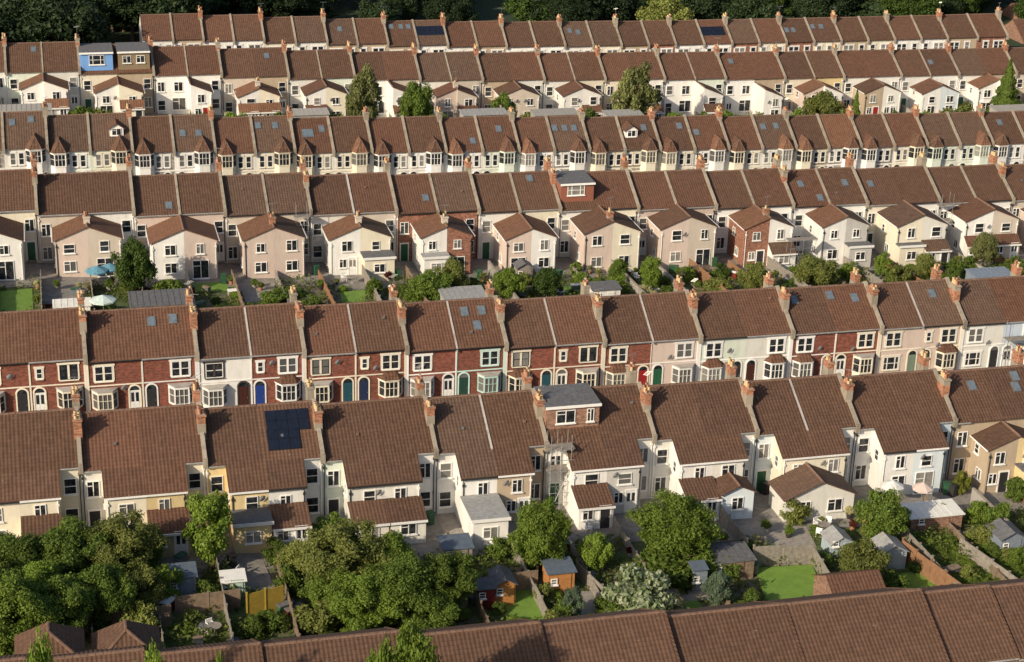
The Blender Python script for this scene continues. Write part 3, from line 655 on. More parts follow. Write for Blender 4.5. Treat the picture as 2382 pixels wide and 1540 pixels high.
def mground(name,c1,c2,sc=2.):
    m,nt,b=nm(name); p=pos(nt); n=ramp(nt,nz(nt,p,sc,5,.75),.3,.7); nt.links.new(mixc(nt,n,c1,c2),b.inputs['Base Color']); b.inputs['Roughness'].default_value=.95
    bp=nd(nt,'ShaderNodeBump',i_Height=nz(nt,p,12,3)); bp.inputs['Strength'].default_value=.5; bp.inputs['Distance'].default_value=.05; nt.links.new(bp.outputs[0],b.inputs['Normal']); return m
ASPH=mground("asphalt",(.04,.04,.042),(.065,.063,.06)); PAVE=mground("paving",(.22,.195,.17),(.38,.345,.30),3); LAWN=mground("lawn_grass",(.11,.21,.025),(.18,.30,.045),1.3); CONC=mground("concrete_yard",(.15,.14,.125),(.31,.285,.26),1.5)
LAWNS=[]
def strip(name,ya,yb,m,off,x0=-38,x1=195,edge=0):
    X=[x0+2.5*i for i in range(int((x1-x0)/2.5)+1)]; n=4; b=MB()
    Yv=[ya+(yb-ya)*j/n for j in range(n+1)]
    for i in range(len(X)-1):
        for j in range(n): b.poly([(X[i],Yv[j],terr(X[i],Yv[j])+off),(X[i+1],Yv[j],terr(X[i+1],Yv[j])+off),(X[i+1],Yv[j+1],terr(X[i+1],Yv[j+1])+off),(X[i],Yv[j+1],terr(X[i],Yv[j+1])+off)],m)
        for yy in(ya,yb):
            if edge: b.poly([(X[i],yy,terr(X[i],yy)-.3),(X[i+1],yy,terr(X[i+1],yy)-.3),(X[i+1],yy,terr(X[i+1],yy)+off),(X[i],yy,terr(X[i],yy)+off)],STONE)
    o=ob(b,name); o["kind"]="structure"
for a,b_ in((136,145),(196.5,209),(252,263)):
    strip("road",a+1.8,b_-1.8,ASPH,.03); strip("pavement",a-.4,a+1.8,PAVE,.15,edge=1); strip("pavement",b_-1.8,b_+.5,PAVE,.15,edge=1)
def patch(name,cs,m,off=.06):
    P=[gp(*q) for q in cs]; b=MB(); n=8; LAWNS.append([(q.x,q.y) for q in P])
    def at(s,t):
        a=P[0].lerp(P[1],s); c=P[3].lerp(P[2],s); q=a.lerp(c,t); return (q.x,q.y,terr(q.x,q.y)+off)
    for i in range(n):
        for j in range(n): b.poly([at(i/n,j/n),at((i+1)/n,j/n),at((i+1)/n,(j+1)/n),at(i/n,(j+1)/n)],m)
    o=ob(b,name); o["kind"]="structure"
for cs in([(0,680),(75,672),(78,725),(0,725)],[(440,662),(525,655),(535,678),(445,682)],[(790,680),(850,675),(850,703),(795,706)],[(1310,668),(1350,665),(1355,690),(1315,690)],
 [(1755,1322),(1890,1315),(1925,1410),(1790,1425)],[(1165,1370),(1255,1365),(1275,1440),(1185,1450)],[(2085,1335),(2160,1330),(2200,1362),(2110,1372)],[(1560,1400),(1620,1395),(1640,1420),(1580,1425)]):
    patch("lawn",cs,LAWN)
for cs in([(95,650),(200,650),(205,720),(90,720)],[(545,660),(640,660),(635,705),(560,705)],[(780,655),(905,650),(905,672),(780,678)],[(1655,1240),(1860,1195),(1900,1275),(1650,1290)],[(530,1310),(610,1300),(640,1370),(540,1380)],[(1010,1190),(1070,1180),(1130,1290),(1060,1300)],[(2040,1170),(2190,1160),(2210,1190),(2060,1200)],[(1560,1370),(1640,1365),(1650,1398),(1570,1400)],[(1290,1380),(1400,1375),(1420,1440),(1300,1445)]):
    patch("patio",cs,random.choice([PAVE,CONC]),.07)
for r,ya,yb in((6,119.5,126.5),(4,178.5,186),(2,236,242.4)):
    strip("patio",ya,yb,CONC,.045,-20,170)
# ------------------------------------------------ fences
def post(o,x,y,z,h,m):
    def g():
        b=MB(); b.box(-.06,.06,-.06,.06,-.4,1,m); b.box(-.08,.08,-.08,.08,1.001,1.04,m); return b.mesh("fence_post")
    ob(cached(('fp',m),g),"fence_post",o,(x,y,z),scale=(1,1,h+.1))
def fence(x,ya,yb,h,m,label,jit=0):
    wl=m in(W['greystone'],W['conc'],W['white'])
    o=thing("garden_wall" if wl else "garden_fence",label,"wall" if wl else "fence",(x,ya,terr(x,ya)),"garden boundaries")
    b=MB(); n=max(2,int(abs(yb-ya)/1.9)); z0=terr(x,ya); t=.09 if wl else .03
    for i in range(n):
        y0=(yb-ya)*i/n; y1=(yb-ya)*(i+1)/n; za=terr(x,ya+y0)-z0; zb=terr(x,ya+y1)-z0; hh=h+(random.uniform(-.08,.08) if not wl else 0)
        b.px_([(y0,za-.3),(y1-.004,zb-.3),(y1-.004,zb+hh),(y0,za+hh)],-t,t,m)
        if not wl: post(o,0,y0,za,hh,m)
        else: b.px_([(y0,za+hh),(y1-.004,zb+hh),(y1-.004,zb+hh+.07),(y0,za+hh+.07)],-t-.03,t+.03,STONE)
    ob(b,"wall_body" if wl else "fence_panel",o)
FM=[(WOOD,"weathered brown timber fence between gardens"),(WOODG,"grey timber fence between back gardens"),(WOODO,"brown stained timber fence between gardens"),(W['greystone'],"grey stone wall between back gardens"),(W['conc'],"grey blockwork wall between back gardens"),(WOODG,"grey timber fence between back gardens")]
for row,ya,yb in((6,106,122.0),(4,163,181),(2,228,241)):
    for H in HOUSES[row]:
        m_,l=random.choice(FM); x=H['X0']; 
        if row==6 and 55<x<63: continue
        fence(x,(116 if row==6 and 48.5<x<56.5 else ya+random.uniform(-.5,1.5)),yb,random.uniform(1.0,1.6),m_,l)
def fencex(px0,py0,px1,py1,h,m,label):
    a=gp(px0,py0); c=gp(px1,py1); o=thing("garden_fence",label,"fence",(a.x,a.y,terr(a.x,a.y)),"garden boundaries"); b=MB(); L=(c-a).length; n=max(2,int(L/1.8)); nv=Vector((-(c-a).y,(c-a).x,0)).normalized()*.03
    for i in range(n):
        p=a.lerp(c,i/n);r=a.lerp(c,(i+1)/n); z=terr(p.x,p.y); zz=z-a.z; hh=h+random.uniform(-.06,.06); p=p-a; r=r-a
        for sg in(-1,1): b.poly([(p.x+nv.x*sg,p.y+nv.y*sg,zz-.3),(r.x+nv.x*sg,r.y+nv.y*sg,zz-.3),(r.x+nv.x*sg,r.y+nv.y*sg,zz+hh),(p.x+nv.x*sg,p.y+nv.y*sg,zz+hh)],m)
        b.poly([(p.x-nv.x,p.y-nv.y,zz+hh),(r.x-nv.x,r.y-nv.y,zz+hh),(r.x+nv.x,r.y+nv.y,zz+hh),(p.x+nv.x,p.y+nv.y,zz+hh)],m)
        post(o,p.x,p.y,zz,hh,m)
    ob(b,"fence_panel",o)
YEL=mplain("yellow_paint",(.36,.25,.04),.6)
for a in((1750,1318,1890,1312,1.7,WOODG,"grey close-boarded fence across the garden"),(1890,1312,1950,1415,1.5,WOODG,"grey close-boarded fence beside the lawn"),(575,1440,660,1420,2.0,YEL,"yellow painted fence panel at the garden end"),(180,1480,400,1455,1.6,WOOD,"brown timber fence at the garden end"),(2095,1300,2230,1405,1.7,WOODO,"orange stained timber fence along the garden"),(2230,1290,2382,1400,1.5,WOODG,"grey timber fence along the vegetable garden"),(410,1430,560,1415,1.5,WOOD,"red brown timber fence at the garden end"),(1120,1385,1250,1370,1.6,WOOD,"brown timber fence panel behind the sheds"),(1650,1290,1780,1275,1.0,WOODG,"low pale fence beside the patio"),(1340,1340,1430,1430,1.3,WOODG,"grey timber fence along the gravel garden"),(1600,650,1650,645,1.5,WOOD,"brown timber fence across the back garden")): fencex(*a)
# ------------------------------------------------ trees
def leaves(b,pts,size,rnd,jit=.5):
    for (c,nrm) in pts:
        n=(Vector(nrm)+Vector((rnd.gauss(0,jit),rnd.gauss(0,jit),rnd.gauss(0,jit)))).normalized()
        x=n.orthogonal().normalized(); a=rnd.uniform(0,2*pi); y=n.cross(x); u=x*cos(a)+y*sin(a); w=n.cross(u); s=size*rnd.uniform(.6,1.3)
        c=Vector(c); b.append((c-u*s,c+w*s*.55,c+u*s,c-w*s*.55))
def quads(L,name,mat):
    v=[];f=[]
    for q in L:
        k=len(v); v+=[tuple(x) for x in q]; f.append((k,k+1,k+2,k+3))
    me=bpy.data.meshes.new(name); me.from_pydata(v,[],f); me.materials.append(mat); return me
def crown(kind,seed):
    rnd=random.Random(seed); L=[]
    n,sz={'big':(32000,.0165),'round':(15000,.025),'bush':(5000,.042),'tall':(8500,.026),'conifer':(9000,.027)}[kind]
    blobs=[]
    if kind=='conifer':
        pts=[]
        for i in range(n):
            t=rnd.random()**.7; z=.98-.93*t; tier=.82+.18*cos(t*38); r=.46*t*tier*rnd.uniform(.6,1.05)**.5; a=rnd.uniform(0,2*pi); r*=1+.15*sin(a*5+seed)
            pts.append(((r*cos(a),r*sin(a),z),(cos(a),sin(a),.5)))
        leaves(L,pts,sz,rnd,.6)
    else:
        nb={'big':110,'round':55,'bush':28,'tall':60}[kind]
        for i in range(nb):
            while 1:
                q=Vector((rnd.uniform(-1,1),rnd.uniform(-1,1),rnd.uniform(-1,1)))
                if .25<q.length<1: break
            q=q.normalized()*q.length**.5*rnd.uniform(.8,1.15)
            if kind=='tall':
                zz=.54+q.z*.38; k=1 if zz<.6 else max(.45,1-(zz-.6)*1.3); c=Vector((q.x*.36*k,q.y*.36*k,zz)); r=rnd.uniform(.05,.10)
            elif kind=='bush': c=Vector((q.x*.38,q.y*.38,.40+q.z*.33)); r=rnd.uniform(.09,.17)
            else: c=Vector((q.x*.42,q.y*.42,.56+q.z*.33)); r=rnd.uniform(.045,.11) if kind=='big' else rnd.uniform(.065,.135)
            if kind in('big','round'): 
                if c.z<.38: c.x*=.78;c.y*=.78
            blobs.append((c,r))
        tot=sum(r*r for c,r in blobs); pts=[]
        for c,r in blobs:
            for k in range(int(n*r*r/tot)):
                d=Vector((rnd.gauss(0,1),rnd.gauss(0,1),rnd.gauss(0,1)+.25)).normalized(); rr=r*rnd.uniform(.4,1.45)
                pts.append((c+Vector((d.x*rr,d.y*rr,d.z*rr*.8)),d+Vector((0,0,.3))))
        leaves(L,pts,sz,rnd,.7)
    return quads(L,"crown",LEAF['mid'])
def trunkmesh(seed,kind):
    rnd=random.Random(seed); b=MB(); tr=.028
    b.rod((0,0,-.03),(.01,0,.3),tr,BARK,7,tr*.75); b.rod((.01,0,.3),(0,.01,.75 if kind!='bush' else .5),tr*.75,BARK,6,tr*.2)
    for i in range(6):
        a=i*1.05+rnd.random(); z=.25+.06*i; b.rod((0,0,z),(cos(a)*.26,sin(a)*.26,z+.22),tr*.5,BARK,5,tr*.12)
    return b.mesh("trunk")
CR={k:[crown(k,i*7+j) for j in range({'big':4,'round':4,'bush':5,'tall':2,'conifer':2}[k])] for i,k in enumerate(('big','round','bush','tall','conifer'))}
TRK={k:trunkmesh(3,k) for k in CR}
LN=dict(dark="dark green",mid="mid green",bright="bright green",olive="olive green",wisp="pale yellow-green",yellow="yellow green",wood="deep green",white="white flowering",cream="cream flowering",red="dark red",grey="blue-grey")
def tree(x,y,h,w,kind,leaf,z=None,name=None,where="in a garden",group=None):
    z=terr(x,y) if z is None else z
    nm_=name or ('shrub' if kind=='bush' else ('conifer_tree' if kind=='conifer' else 'broadleaf_tree'))
    t=thing(nm_,"%s %s %s"%(LN[leaf],'leafy shrub' if kind=='bush' else ('tapering conifer tree' if kind=='conifer' else ('slender upright tree' if kind=='tall' else 'spreading broadleaf tree')),where),'shrub' if kind=='bush' else 'tree',(x,y,z-.05),group or ('garden shrubs' if kind=='bush' else 'garden trees'),random.uniform(0,6.28))
    fx={'big':1.0,'round':1.0,'bush':1.0,'tall':.82,'conifer':.92}[kind]
    t.scale=(w/fx,w/fx,h)
    tk=ob(TRK[kind],"trunk",t); c=ob(random.choice(CR[kind]),"crown",t)
    c.material_slots[0].link='OBJECT'; c.material_slots[0].material=LEAF[leaf]; return t
def treepx(px,pb,pt,wpx,kind,leaf,Y=None):
    if Y is None: g=gp(px,pb)
    else:
        q=onY(px,pt,Y); g=Vector((q.x,Y,terr(q.x,Y)))
    top=onY(px,pt,g.y); sc=FP/((g-C).dot(F)); tree(g.x,g.y,max(.8,(top.z-g.z)*1.04),wpx/sc*1.04,kind,leaf)
for a in [(490,1325,1152,128,'round','bright'),(70,1390,1255,190,'big','mid'),(170,1370,1222,200,'big','mid'),(285,1360,1207,190,'big','olive'),(0,1380,1245,150,'big','mid'),(30,1530,1345,210,'big','bright'),(140,1500,1350,180,'big','mid'),(245,1460,1320,160,'big','mid'),(340,1430,1325,100,'round','olive'),(-60,1480,1300,170,'big','mid'),(345,1330,1230,90,'round','bright'),(390,1400,1300,80,'bush','bright'),(330,1480,1385,90,'bush','olive'),(90,1450,1310,140,'big','bright'),
 (800,1390,1226,210,'big','olive'),(700,1340,1262,100,'round','olive'),(900,1380,1245,140,'big','bright'),(930,1450,1300,200,'big','mid'),(1040,1430,1292,150,'big','mid'),(860,1475,1345,190,'big','bright'),(740,1470,1385,110,'bush','olive'),(990,1475,1375,160,'big','mid'),(780,1440,1330,150,'big','bright'),
 (1250,1340,1160,142,'big','bright'),(1565,1315,1160,200,'big','bright'),(1560,1345,1265,190,'bush','mid'),(1385,1335,1240,76,'round','bright'),(1480,1435,1312,165,'bush','white'),(1420,1430,1365,80,'bush','mid'),(1540,1440,1375,110,'bush','cream'),(1625,1340,1265,80,'bush','mid'),
 (2040,1275,1148,125,'round','mid'),(2000,1370,1262,115,'round','olive'),(1845,1215,1152,70,'bush','olive'),(1670,1415,1332,70,'round','grey'),(1725,1445,1392,60,'bush','mid'),(2075,1390,1325,75,'bush','mid'),
 (770,1260,1190,95,'bush','mid'),(640,1310,1248,65,'bush','mid'),(1330,1445,1365,55,'tall','grey'),(2235,1150,1085,40,'bush','yellow'),(2365,1165,1100,60,'bush','mid'),(2320,1235,1160,65,'bush','mid'),(2270,1215,1155,55,'bush','bright'),(2180,1215,1165,50,'bush','mid'),(1005,1190,1060,35,'tall','mid'),
 (430,1370,1310,60,'bush','mid'),(480,1400,1340,60,'bush','mid'),(670,1380,1300,60,'bush','mid'),
 (315,690,562,92,'round','dark'),(1000,710,632,95,'round','mid'),(1050,695,606,75,'round','olive'),(965,710,662,55,'bush','bright'),(1180,705,626,78,'round','bright'),(1272,705,624,72,'round','dark'),(1440,660,602,45,'round','mid'),(1435,680,632,50,'bush','bright'),(1510,685,600,60,'round','bright'),(1600,655,612,40,'bush','bright'),(1750,685,614,78,'round','olive'),(1895,675,600,110,'round','olive'),(1665,685,640,75,'bush','olive'),(2090,665,610,60,'bush','olive'),(2050,645,588,42,'tall','bright'),(870,695,645,38,'tall','bright'),(640,715,672,80,'bush','mid'),(725,718,682,45,'bush','mid'),(395,695,640,70,'bush','mid'),(2150,655,592,60,'round','olive'),(2285,625,542,65,'round','wisp'),(2360,645,592,60,'bush','mid'),(2215,645,600,50,'bush','mid'),(1975,650,602,45,'bush','bright'),(2130,600,562,25,'tall','mid'),(1550,690,660,50,'bush','mid'),(1340,640,602,28,'bush','bright'),(1100,690,645,50,'bush','mid')]:
    treepx(*a)
for a in [(848,0,146,76,'tall','wisp',231),(828,0,180,45,'tall','wisp',231),(970,0,190,84,'round','mid',231),(1170,0,216,62,'round','mid',230),(1490,0,146,92,'tall','wisp',231),(1462,0,170,80,'tall','wisp',230),(1575,0,245,60,'bush','bright',228),(1920,0,214,100,'round','olive',230),(1995,0,207,45,'conifer','mid',230),(2352,0,140,95,'conifer','mid',234),(190,0,234,85,'bush','bright',230),(240,0,238,55,'bush','olive',230),(545,0,240,65,'bush','bright',228),(780,0,245,80,'bush','olive',228),(1120,0,240,55,'bush','mid',229),(1380,0,240,55,'bush','mid',229),(1700,0,247,55,'bush','bright',229),(1855,0,242,55,'bush','bright',229),(2235,0,227,85,'bush','olive',229),(650,0,246,60,'bush','mid',228),(1020,0,247,60,'bush','mid',228),(1630,0,249,60,'bush','mid',228),(2080,0,247,60,'bush','mid',229),(1230,0,247,60,'bush','olive',229),(1330,0,250,50,'bush','bright',229),(700,0,248,50,'bush','bright',229),(460,0,246,60,'bush','mid',229),(1760,0,246,60,'bush','olive',229),(2150,0,244,60,'bush','bright',229),(950,0,1468,215,'big','bright',87.5),(890,0,1502,80,'round','bright',88),(90,0,1512,120,'round','bright',88),(350,0,1520,110,'round','bright',88),(510,0,1526,50,'round','bright',88),
 (1880,0,374,75,'bush','red',203),(1925,0,378,50,'bush','mid',203),(1560,0,392,60,'bush','mid',203)]:
    treepx(*a)
def inpoly(x,y):
    for P in LAWNS:
        c=False; j=len(P)-1
        for i in range(len(P)):
            (xi,yi),(xj,yj)=P[i],P[j]
            if (yi>y)!=(yj>y) and x<(xj-xi)*(y-yi)/(yj-yi)+xi: c=not c
            j=i
        if c: return True
    return False
for (ya,yb,n,x0,x1) in((106,119,120,-8,78),(165,178,130,-6,112),(224,235,70,-5,140)):
    for i in range(n):
        s=random.uniform(.8,2.4); x=random.uniform(x0,x1); y=random.uniform(ya,yb)
        if inpoly(x,y): continue
        tree(x,y,s*random.uniform(.6,1.1),s,'bush',random.choice(['dark','mid','mid','olive','bright','bright','mid','cream' if random.random()<.3 else 'olive']))
for i in range(36):
    px=2130+ (i%6)*36+(i//6)*18; py=1262+(i//6)*20; g=gp(px,py); tree(g.x,g.y,random.uniform(.5,1.0),random.uniform(1.3,2.0),'bush',random.choice(['mid','bright','bright']))
rg=random.Random(5); L=[]
for (ya,yb,n,x0,x1) in((103,120,60000,-9,80),(163,179,55000,-7,115),(224,236,16000,-6,145)):
    k=0; pts=[]
    while k<n:
        x=rg.uniform(x0,x1); y=rg.uniform(ya,yb); d=noise.noise(Vector((x*.35,y*.35,1)))+.45*noise.noise(Vector((x*1.3,y*1.3,7)))
        if d<-.08: 
            k+=.3; continue
        k+=1
        if inpoly(x,y): continue
        hh=min(1.3,.2+(d+.08)*2.0); z=terr(x,y)+rg.uniform(.05,1)*hh
        pts.append(((x,y,z),(rg.gauss(0,.5),rg.gauss(0,.5),1)))
    leaves(L,pts,.14,rg,.6)
gcv=ob(quads(L,"ground_cover",mleaf("ground_cover_leaves",(.07,.11,.022),(.17,.21,.045),(.10,.13,.035))),"ground_cover"); gcv["kind"]="stuff"; gcv["label"]="mixed low green plants covering the garden beds"; gcv["category"]="ground cover"
for i in range(250):
    if i<85: x=random.uniform(-24,24+ (12 if i%2 else 0)); y=random.uniform(262 if x<5 else 284,338); h=random.uniform(9,14)
    else: x=random.uniform(22,200); y=random.uniform(285,345); h=random.uniform(6.5,10.5)
    lf='wood' if (x<45 or random.random()<.7) else random.choice(['dark','dark','mid'])
    tree(x,y,h,h*random.uniform(.8,1.15),random.choice(['round','round','big','conifer' if x>40 and i%3==0 else 'round']),lf,where="in the wood",group="trees of the wood")
q=onY(1560,5,283); tree(q.x,284,9.3,9,'round','olive',where="behind the far terrace")
# ------------------------------------------------ sheds and garden things
def shed(px,py,w,l,h,wm,rm,kind,label,rot=0,name="garden_shed",Y=None):
    g=gp(px,py) if Y is None else onY(px,py,Y); z=terr(g.x,g.y) if Y is None else g.z-h
    o=thing(name,label,"shed",(g.x,g.y,z),"garden sheds",rot); b=MB(); r=MB()
    if kind=='gable':
        k=.55; b.px_([(0,-.5),(l,-.5),(l,h),(l/2,h+k*l/2),(0,h)],-w/2,w/2,wm); r.slabx(-w/2-.15,w/2+.15,-.2,h-.05,l/2,h+k*l/2+.07,.05,rm); r.slabx(-w/2-.15,w/2+.15,l+.2,h-.05,l/2,h+k*l/2+.07,.05,rm)
    elif kind=='gabley':
        k=.5; b.py_([(-w/2,-.5),(w/2,-.5),(w/2,h),(0,h+k*w/2),(-w/2,h)],0,l,wm); r.slaby(-.2,l+.2,-w/2-.15,h-.05,0,h+k*w/2+.07,.05,rm); r.slaby(-.2,l+.2,w/2+.15,h-.05,0,h+k*w/2+.07,.05,rm)
    else:
        b.px_([(0,-2.5 if Y else -.5),(l,-2.5 if Y else -.5),(l,h+.15),(0,h)],-w/2,w/2,wm); r.px_([(-.15,h+.01),(l+.15,h+.17),(l+.15,h+.25),(-.15,h+.09)],-w/2-.15,w/2+.15,rm)
        if w>3:
            for i in range(int(w/.6)): r.px_([(-.15,h+.092),(l+.15,h+.252),(l+.15,h+.28),(-.15,h+.12)],-w/2+i*.6,-w/2+i*.6+.05,rm)
    for i in range(int(w/.28)): b.box(-w/2+i*.28,-w/2+i*.28+.03,-.02,0,0,h-.03,wm)
    ob(b,"wall",o); ob(r,"roof",o)
    d=MB(); d.box(-.42,.42,-.06,-.022,0,min(1.85,h-.1),wm); d.box(-.4,.4,-.085,-.062,.3,.4,wm); d.box(-.4,.4,-.085,-.062,1.4,1.5,wm); ob(d,"door",o,(w*.15,0,0))
    window(o,-w*.3,-.02,1.0,.5,.5,'sash')
BLUEP=mplain("blue_grey_paint",(.20,.24,.29),.6); BLUES=mplain("pale_blue_paint",(.38,.45,.49),.6); ORG=mplain("orange_timber",(.42,.19,.06),.7); REDP=mplain("dark_red_paint",(.18,.02,.02),.6); GRN=mplain("pale_green_metal",(.40,.52,.45),.5); ROOFB=mplain("blue_felt",(.10,.13,.17),.8)
for a in [(425,1395,2.0,1.7,1.8,BLUEP,ROOFB,'pent',"dark blue-grey garden shed with felt roof"),(545,1390,1.6,1.3,1.3,GRN,W['white'],'pent',"small pale green metal garden store"),(1175,1408,1.5,2.0,1.8,ORG,FELT,'gabley',"orange timber garden shed with door"),(1305,1385,2.0,1.8,1.9,ORG,ROOFB,'pent',"orange timber shed with dark felt roof"),(1132,1418,1.2,1.2,1.7,REDP,FELT,'pent',"dark red painted garden store"),(1625,1380,1.0,.9,2.0,BLUEP,ROOFB,'pent',"tall blue-grey garden cupboard"),(1700,1350,3.6,2.4,1.6,WOOD,FELT,'pent',"wide timber shelter with dark felt roof"),(2075,1325,2.2,2.0,1.6,BLUES,FELTL,'gabley',"pale blue garden shed with grey roof"),(2350,1300,2.0,2.2,1.9,BLUEP,FELT,'gabley',"blue-grey garden shed beside a vegetable patch"),(1065,1320,2.2,1.8,1.6,WOODG,ROOFB,'pent',"grey garden shed with dark roof"),(1955,1295,1.8,1.8,1.3,BLUES,FELTL,'gabley',"small pale garden greenhouse with ridge roof"),(2175,1240,4.6,2.2,1.5,W['brickbrown'],W['offwhite'],'pent',"low outbuilding with pale corrugated roof"),
 (375,757,5.6,3.6,2.1,W['conc'],FELT,'pent',"grey flat roofed garage at the garden end"),(1085,742,4.4,3.4,2.0,W['conc'],FELTL,'pent',"metal roofed workshop at the garden end"),(2320,690,4.6,3.4,1.9,BLUEP,BLUEP,'pent',"blue metal roofed garden workshop"),(1410,712,3.0,2.0,1.8,W['white'],FELT,'pent',"white walled garden shed at the end"),(170,745,3.4,1.6,1.4,W['white'],W['offwhite'],'pent',"white slatted pergola roof over the yard"),(1220,660,1.7,1.5,1.9,WOODG,FELT,'gabley',"small grey timber shed by the patio")]: shed(*a)
for a in [(1130,268,6,2.4,2.2,226),(1295,268,6,2.4,2.2,226),(1455,270,5,2.4,2.2,226),(720,268,5,2.4,2.2,226),(2365,258,6,2.4,2.2,226),(60,258,6,2.4,2.2,227)]:
    shed(a[0],a[1],a[2],a[3],a[4],W['conc'],random.choice([FELTL,W['conc']]),'pent',"flat roofed garage behind the bay fronted houses",Y=a[5])
shed(2000,1455,4.0,4.2,2.1,W['brickbrown'],TILE[1],'gable',"small brick outhouse with brown tiled gable roof",0,"outhouse")
def hiproof(px,py,Y,w,l):
    p=onY(px,py,Y); o=thing("garage","brick garage with hipped brown tiled roof","garage",(p.x,p.y,p.z-4.2),"garages"); b=MB(); b.box(-w/2+.2,w/2-.2,-l/2+.2,l/2-.2,-1,2.6,W['brickbrown']); ob(b,"wall",o)
    r=MB(); E=[(-w/2,-l/2,2.55),(w/2,-l/2,2.55),(w/2,l/2,2.55),(-w/2,l/2,2.55)]; A=(0,-.6,4.2);B=(0,l/2-1.5,4.2); T=TILE[0]
    r.poly([E[0],E[1],A],T,[(0,0),(w,0),(w/2,2.6)]); r.poly([E[1],E[2],B,A],T,[(0,0),(l,0),(l-1.5,2.6),(l/2,2.6)]); r.poly([E[2],E[3],B],T,[(0,0),(w,0),(w/2,2.6)]); r.poly([E[3],E[0],A,B],T,[(0,0),(l,0),(l/2,2.6),(1.5,2.6)])
    for e,a in((E[0],A),(E[1],A),(A,B)): r.rod(e,a,.09,RIDGE,5)
    ob(r,"roof",o); d=MB(); d.box(-1.1,1.1,-l/2+.1,-l/2+.18,0,2.1,WHITE); ob(d,"door",o)
hiproof(112,1458,101,4.3,4.2); hiproof(292,1453,101,4.3,4.2)
def parasol(px,py,m,label,r=1.3):
    g=gp(px,py); o=thing("parasol",label,"parasol",(g.x,g.y,terr(g.x,g.y)),"parasols"); b=MB(); b.rod((0,0,0),(0,0,2.3),.03,METAL); ob(b,"pole",o)
    c=MB(); n=8
    for i in range(n):
        a,e=2*pi*i/n,2*pi*(i+1)/n; c.poly([(0,0,2.55),(r*cos(a),r*sin(a),2.05),(r*cos(e),r*sin(e),2.05)],m); c.poly([(r*cos(a),r*sin(a),2.05),(r*cos(e),r*sin(e),2.05),(r*cos(e),r*sin(e),1.9),(r*cos(a),r*sin(a),1.9)],m)
    ob(c,"canopy",o)
TEAL=mplain("teal_canvas",(.12,.30,.40),.8,.5)
parasol(242,742,mplain("pale_canvas",(.55,.66,.62),.8),"pale green parasol open over a yard table",1.3); parasol(228,672,TEAL,"blue canvas parasol in the paved yard",1.2); parasol(258,666,TEAL,"blue canvas parasol in the paved yard",1.1); parasol(2070,1180,mplain("white_canvas",(.7,.7,.66),.8),"white parasol open on the patio",1.0); parasol(2140,1185,W['pink'],"faded pink parasol on the patio",.9)
def chair(px,py,rot):
    g=gp(px,py); o=thing("garden_chair","white plastic garden chair on the paving","chair",(g.x,g.y,terr(g.x,g.y)+.08),"garden chairs",rot)
    b=MB(); b.box(-.25,.25,-.25,.25,.4,.46,WHITE); ob(b,"seat",o); b=MB(); b.box(-.25,.25,.2,.26,.46,.9,WHITE); ob(b,"backrest",o)
    for x in(-.22,.22):
        for y in(-.22,.22): b=MB(); b.rod((x,y,0),(x,y,.4),.03,WHITE,5); ob(b,"leg",o)
        b=MB(); b.box(x-.03,x+.03,-.25,.2,.62,.67,WHITE); ob(b,"armrest",o)
for a in((1135,1283,.5),(1150,1280,2),(1900,1230,.4),(1925,1228,-.6),(1905,1250,2.5),(1370,1240,1),(800,655,.3),(560,1345,1),(490,1470,.4),(2120,1200,0),(2160,1205,1.4),(1480,655,.3)): chair(*a)
def table(px,py):
    g=gp(px,py); o=thing("garden_table","round garden table on the paving","table",(g.x,g.y,terr(g.x,g.y)+.08),"garden tables"); b=MB(); b.cyl(0,0,.7,.74,.5,.5,14,WOODG); ob(b,"table_top",o); b=MB(); b.rod((0,0,.04),(0,0,.7),.05,METAL); b.cyl(0,0,0,.04,.25,.2,10,METAL); ob(b,"leg",o)
for a in((1915,1240),(820,660),(500,1478),(2140,1205)): table(*a)
def binn(px,py,m,l):
    g=gp(px,py); o=thing("wheelie_bin",l,"bin",(g.x,g.y,terr(g.x,g.y)+.06),"wheelie bins",random.uniform(-.5,.5))
    b=MB(); b.px_([(-.25,0),(.25,0),(.32,1),(-.32,1)],-.26,.26,m); ob(b,"body",o); b=MB(); b.px_([(-.36,1.002),(.34,1.002),(.34,1.06),(-.36,1.1)],-.3,.3,m); ob(b,"lid",o)
    b=MB(); b.rod((-.28,.3,.1),(.28,.3,.1),.1,BLACK,8); ob(b,"wheel",o)
GB=mplain("green_plastic",(.03,.10,.05),.5)
for px,py in((1030,690),(735,640),(925,650),(1115,650),(1300,650),(1490,640),(1660,620),(1845,610),(520,660),(2200,1150),(2215,1155),(1280,1180),(1780,1150),(1000,1220),(760,1200),(440,1200),(540,1320),(1660,1310),(2230,1140),(330,680)): binn(px,py,random.choice([GB,BLACK]),"plastic wheelie bin standing in a back yard")
def planter(x,y,m,lf):
    o=thing("plant_pot","potted plant standing in a back yard","plant pot",(x,y,terr(x,y)+.06),"potted plants"); s=random.uniform(.7,1.3); o.scale=(s,s,s)
    def g(): b=MB(); b.cyl(0,0,0,.4,.17,.25,10,m); return b.mesh("pot")
    ob(cached(('pp',m),g),"pot",o); c=ob(random.choice(CR['bush']),"plant",o,(0,0,.3),scale=(.8,.8,.8)); c.material_slots[0].link='OBJECT'; c.material_slots[0].material=LEAF[lf]
for (ya,yb,n,x0,x1) in((117,121,30,-5,74),(177,180.5,40,-4,110)):
    for i in range(n): planter(random.uniform(x0,x1),random.uniform(ya,yb),random.choice([POTR,BLACK,W['conc']]),random.choice(['bright','mid','olive','cream','red']))
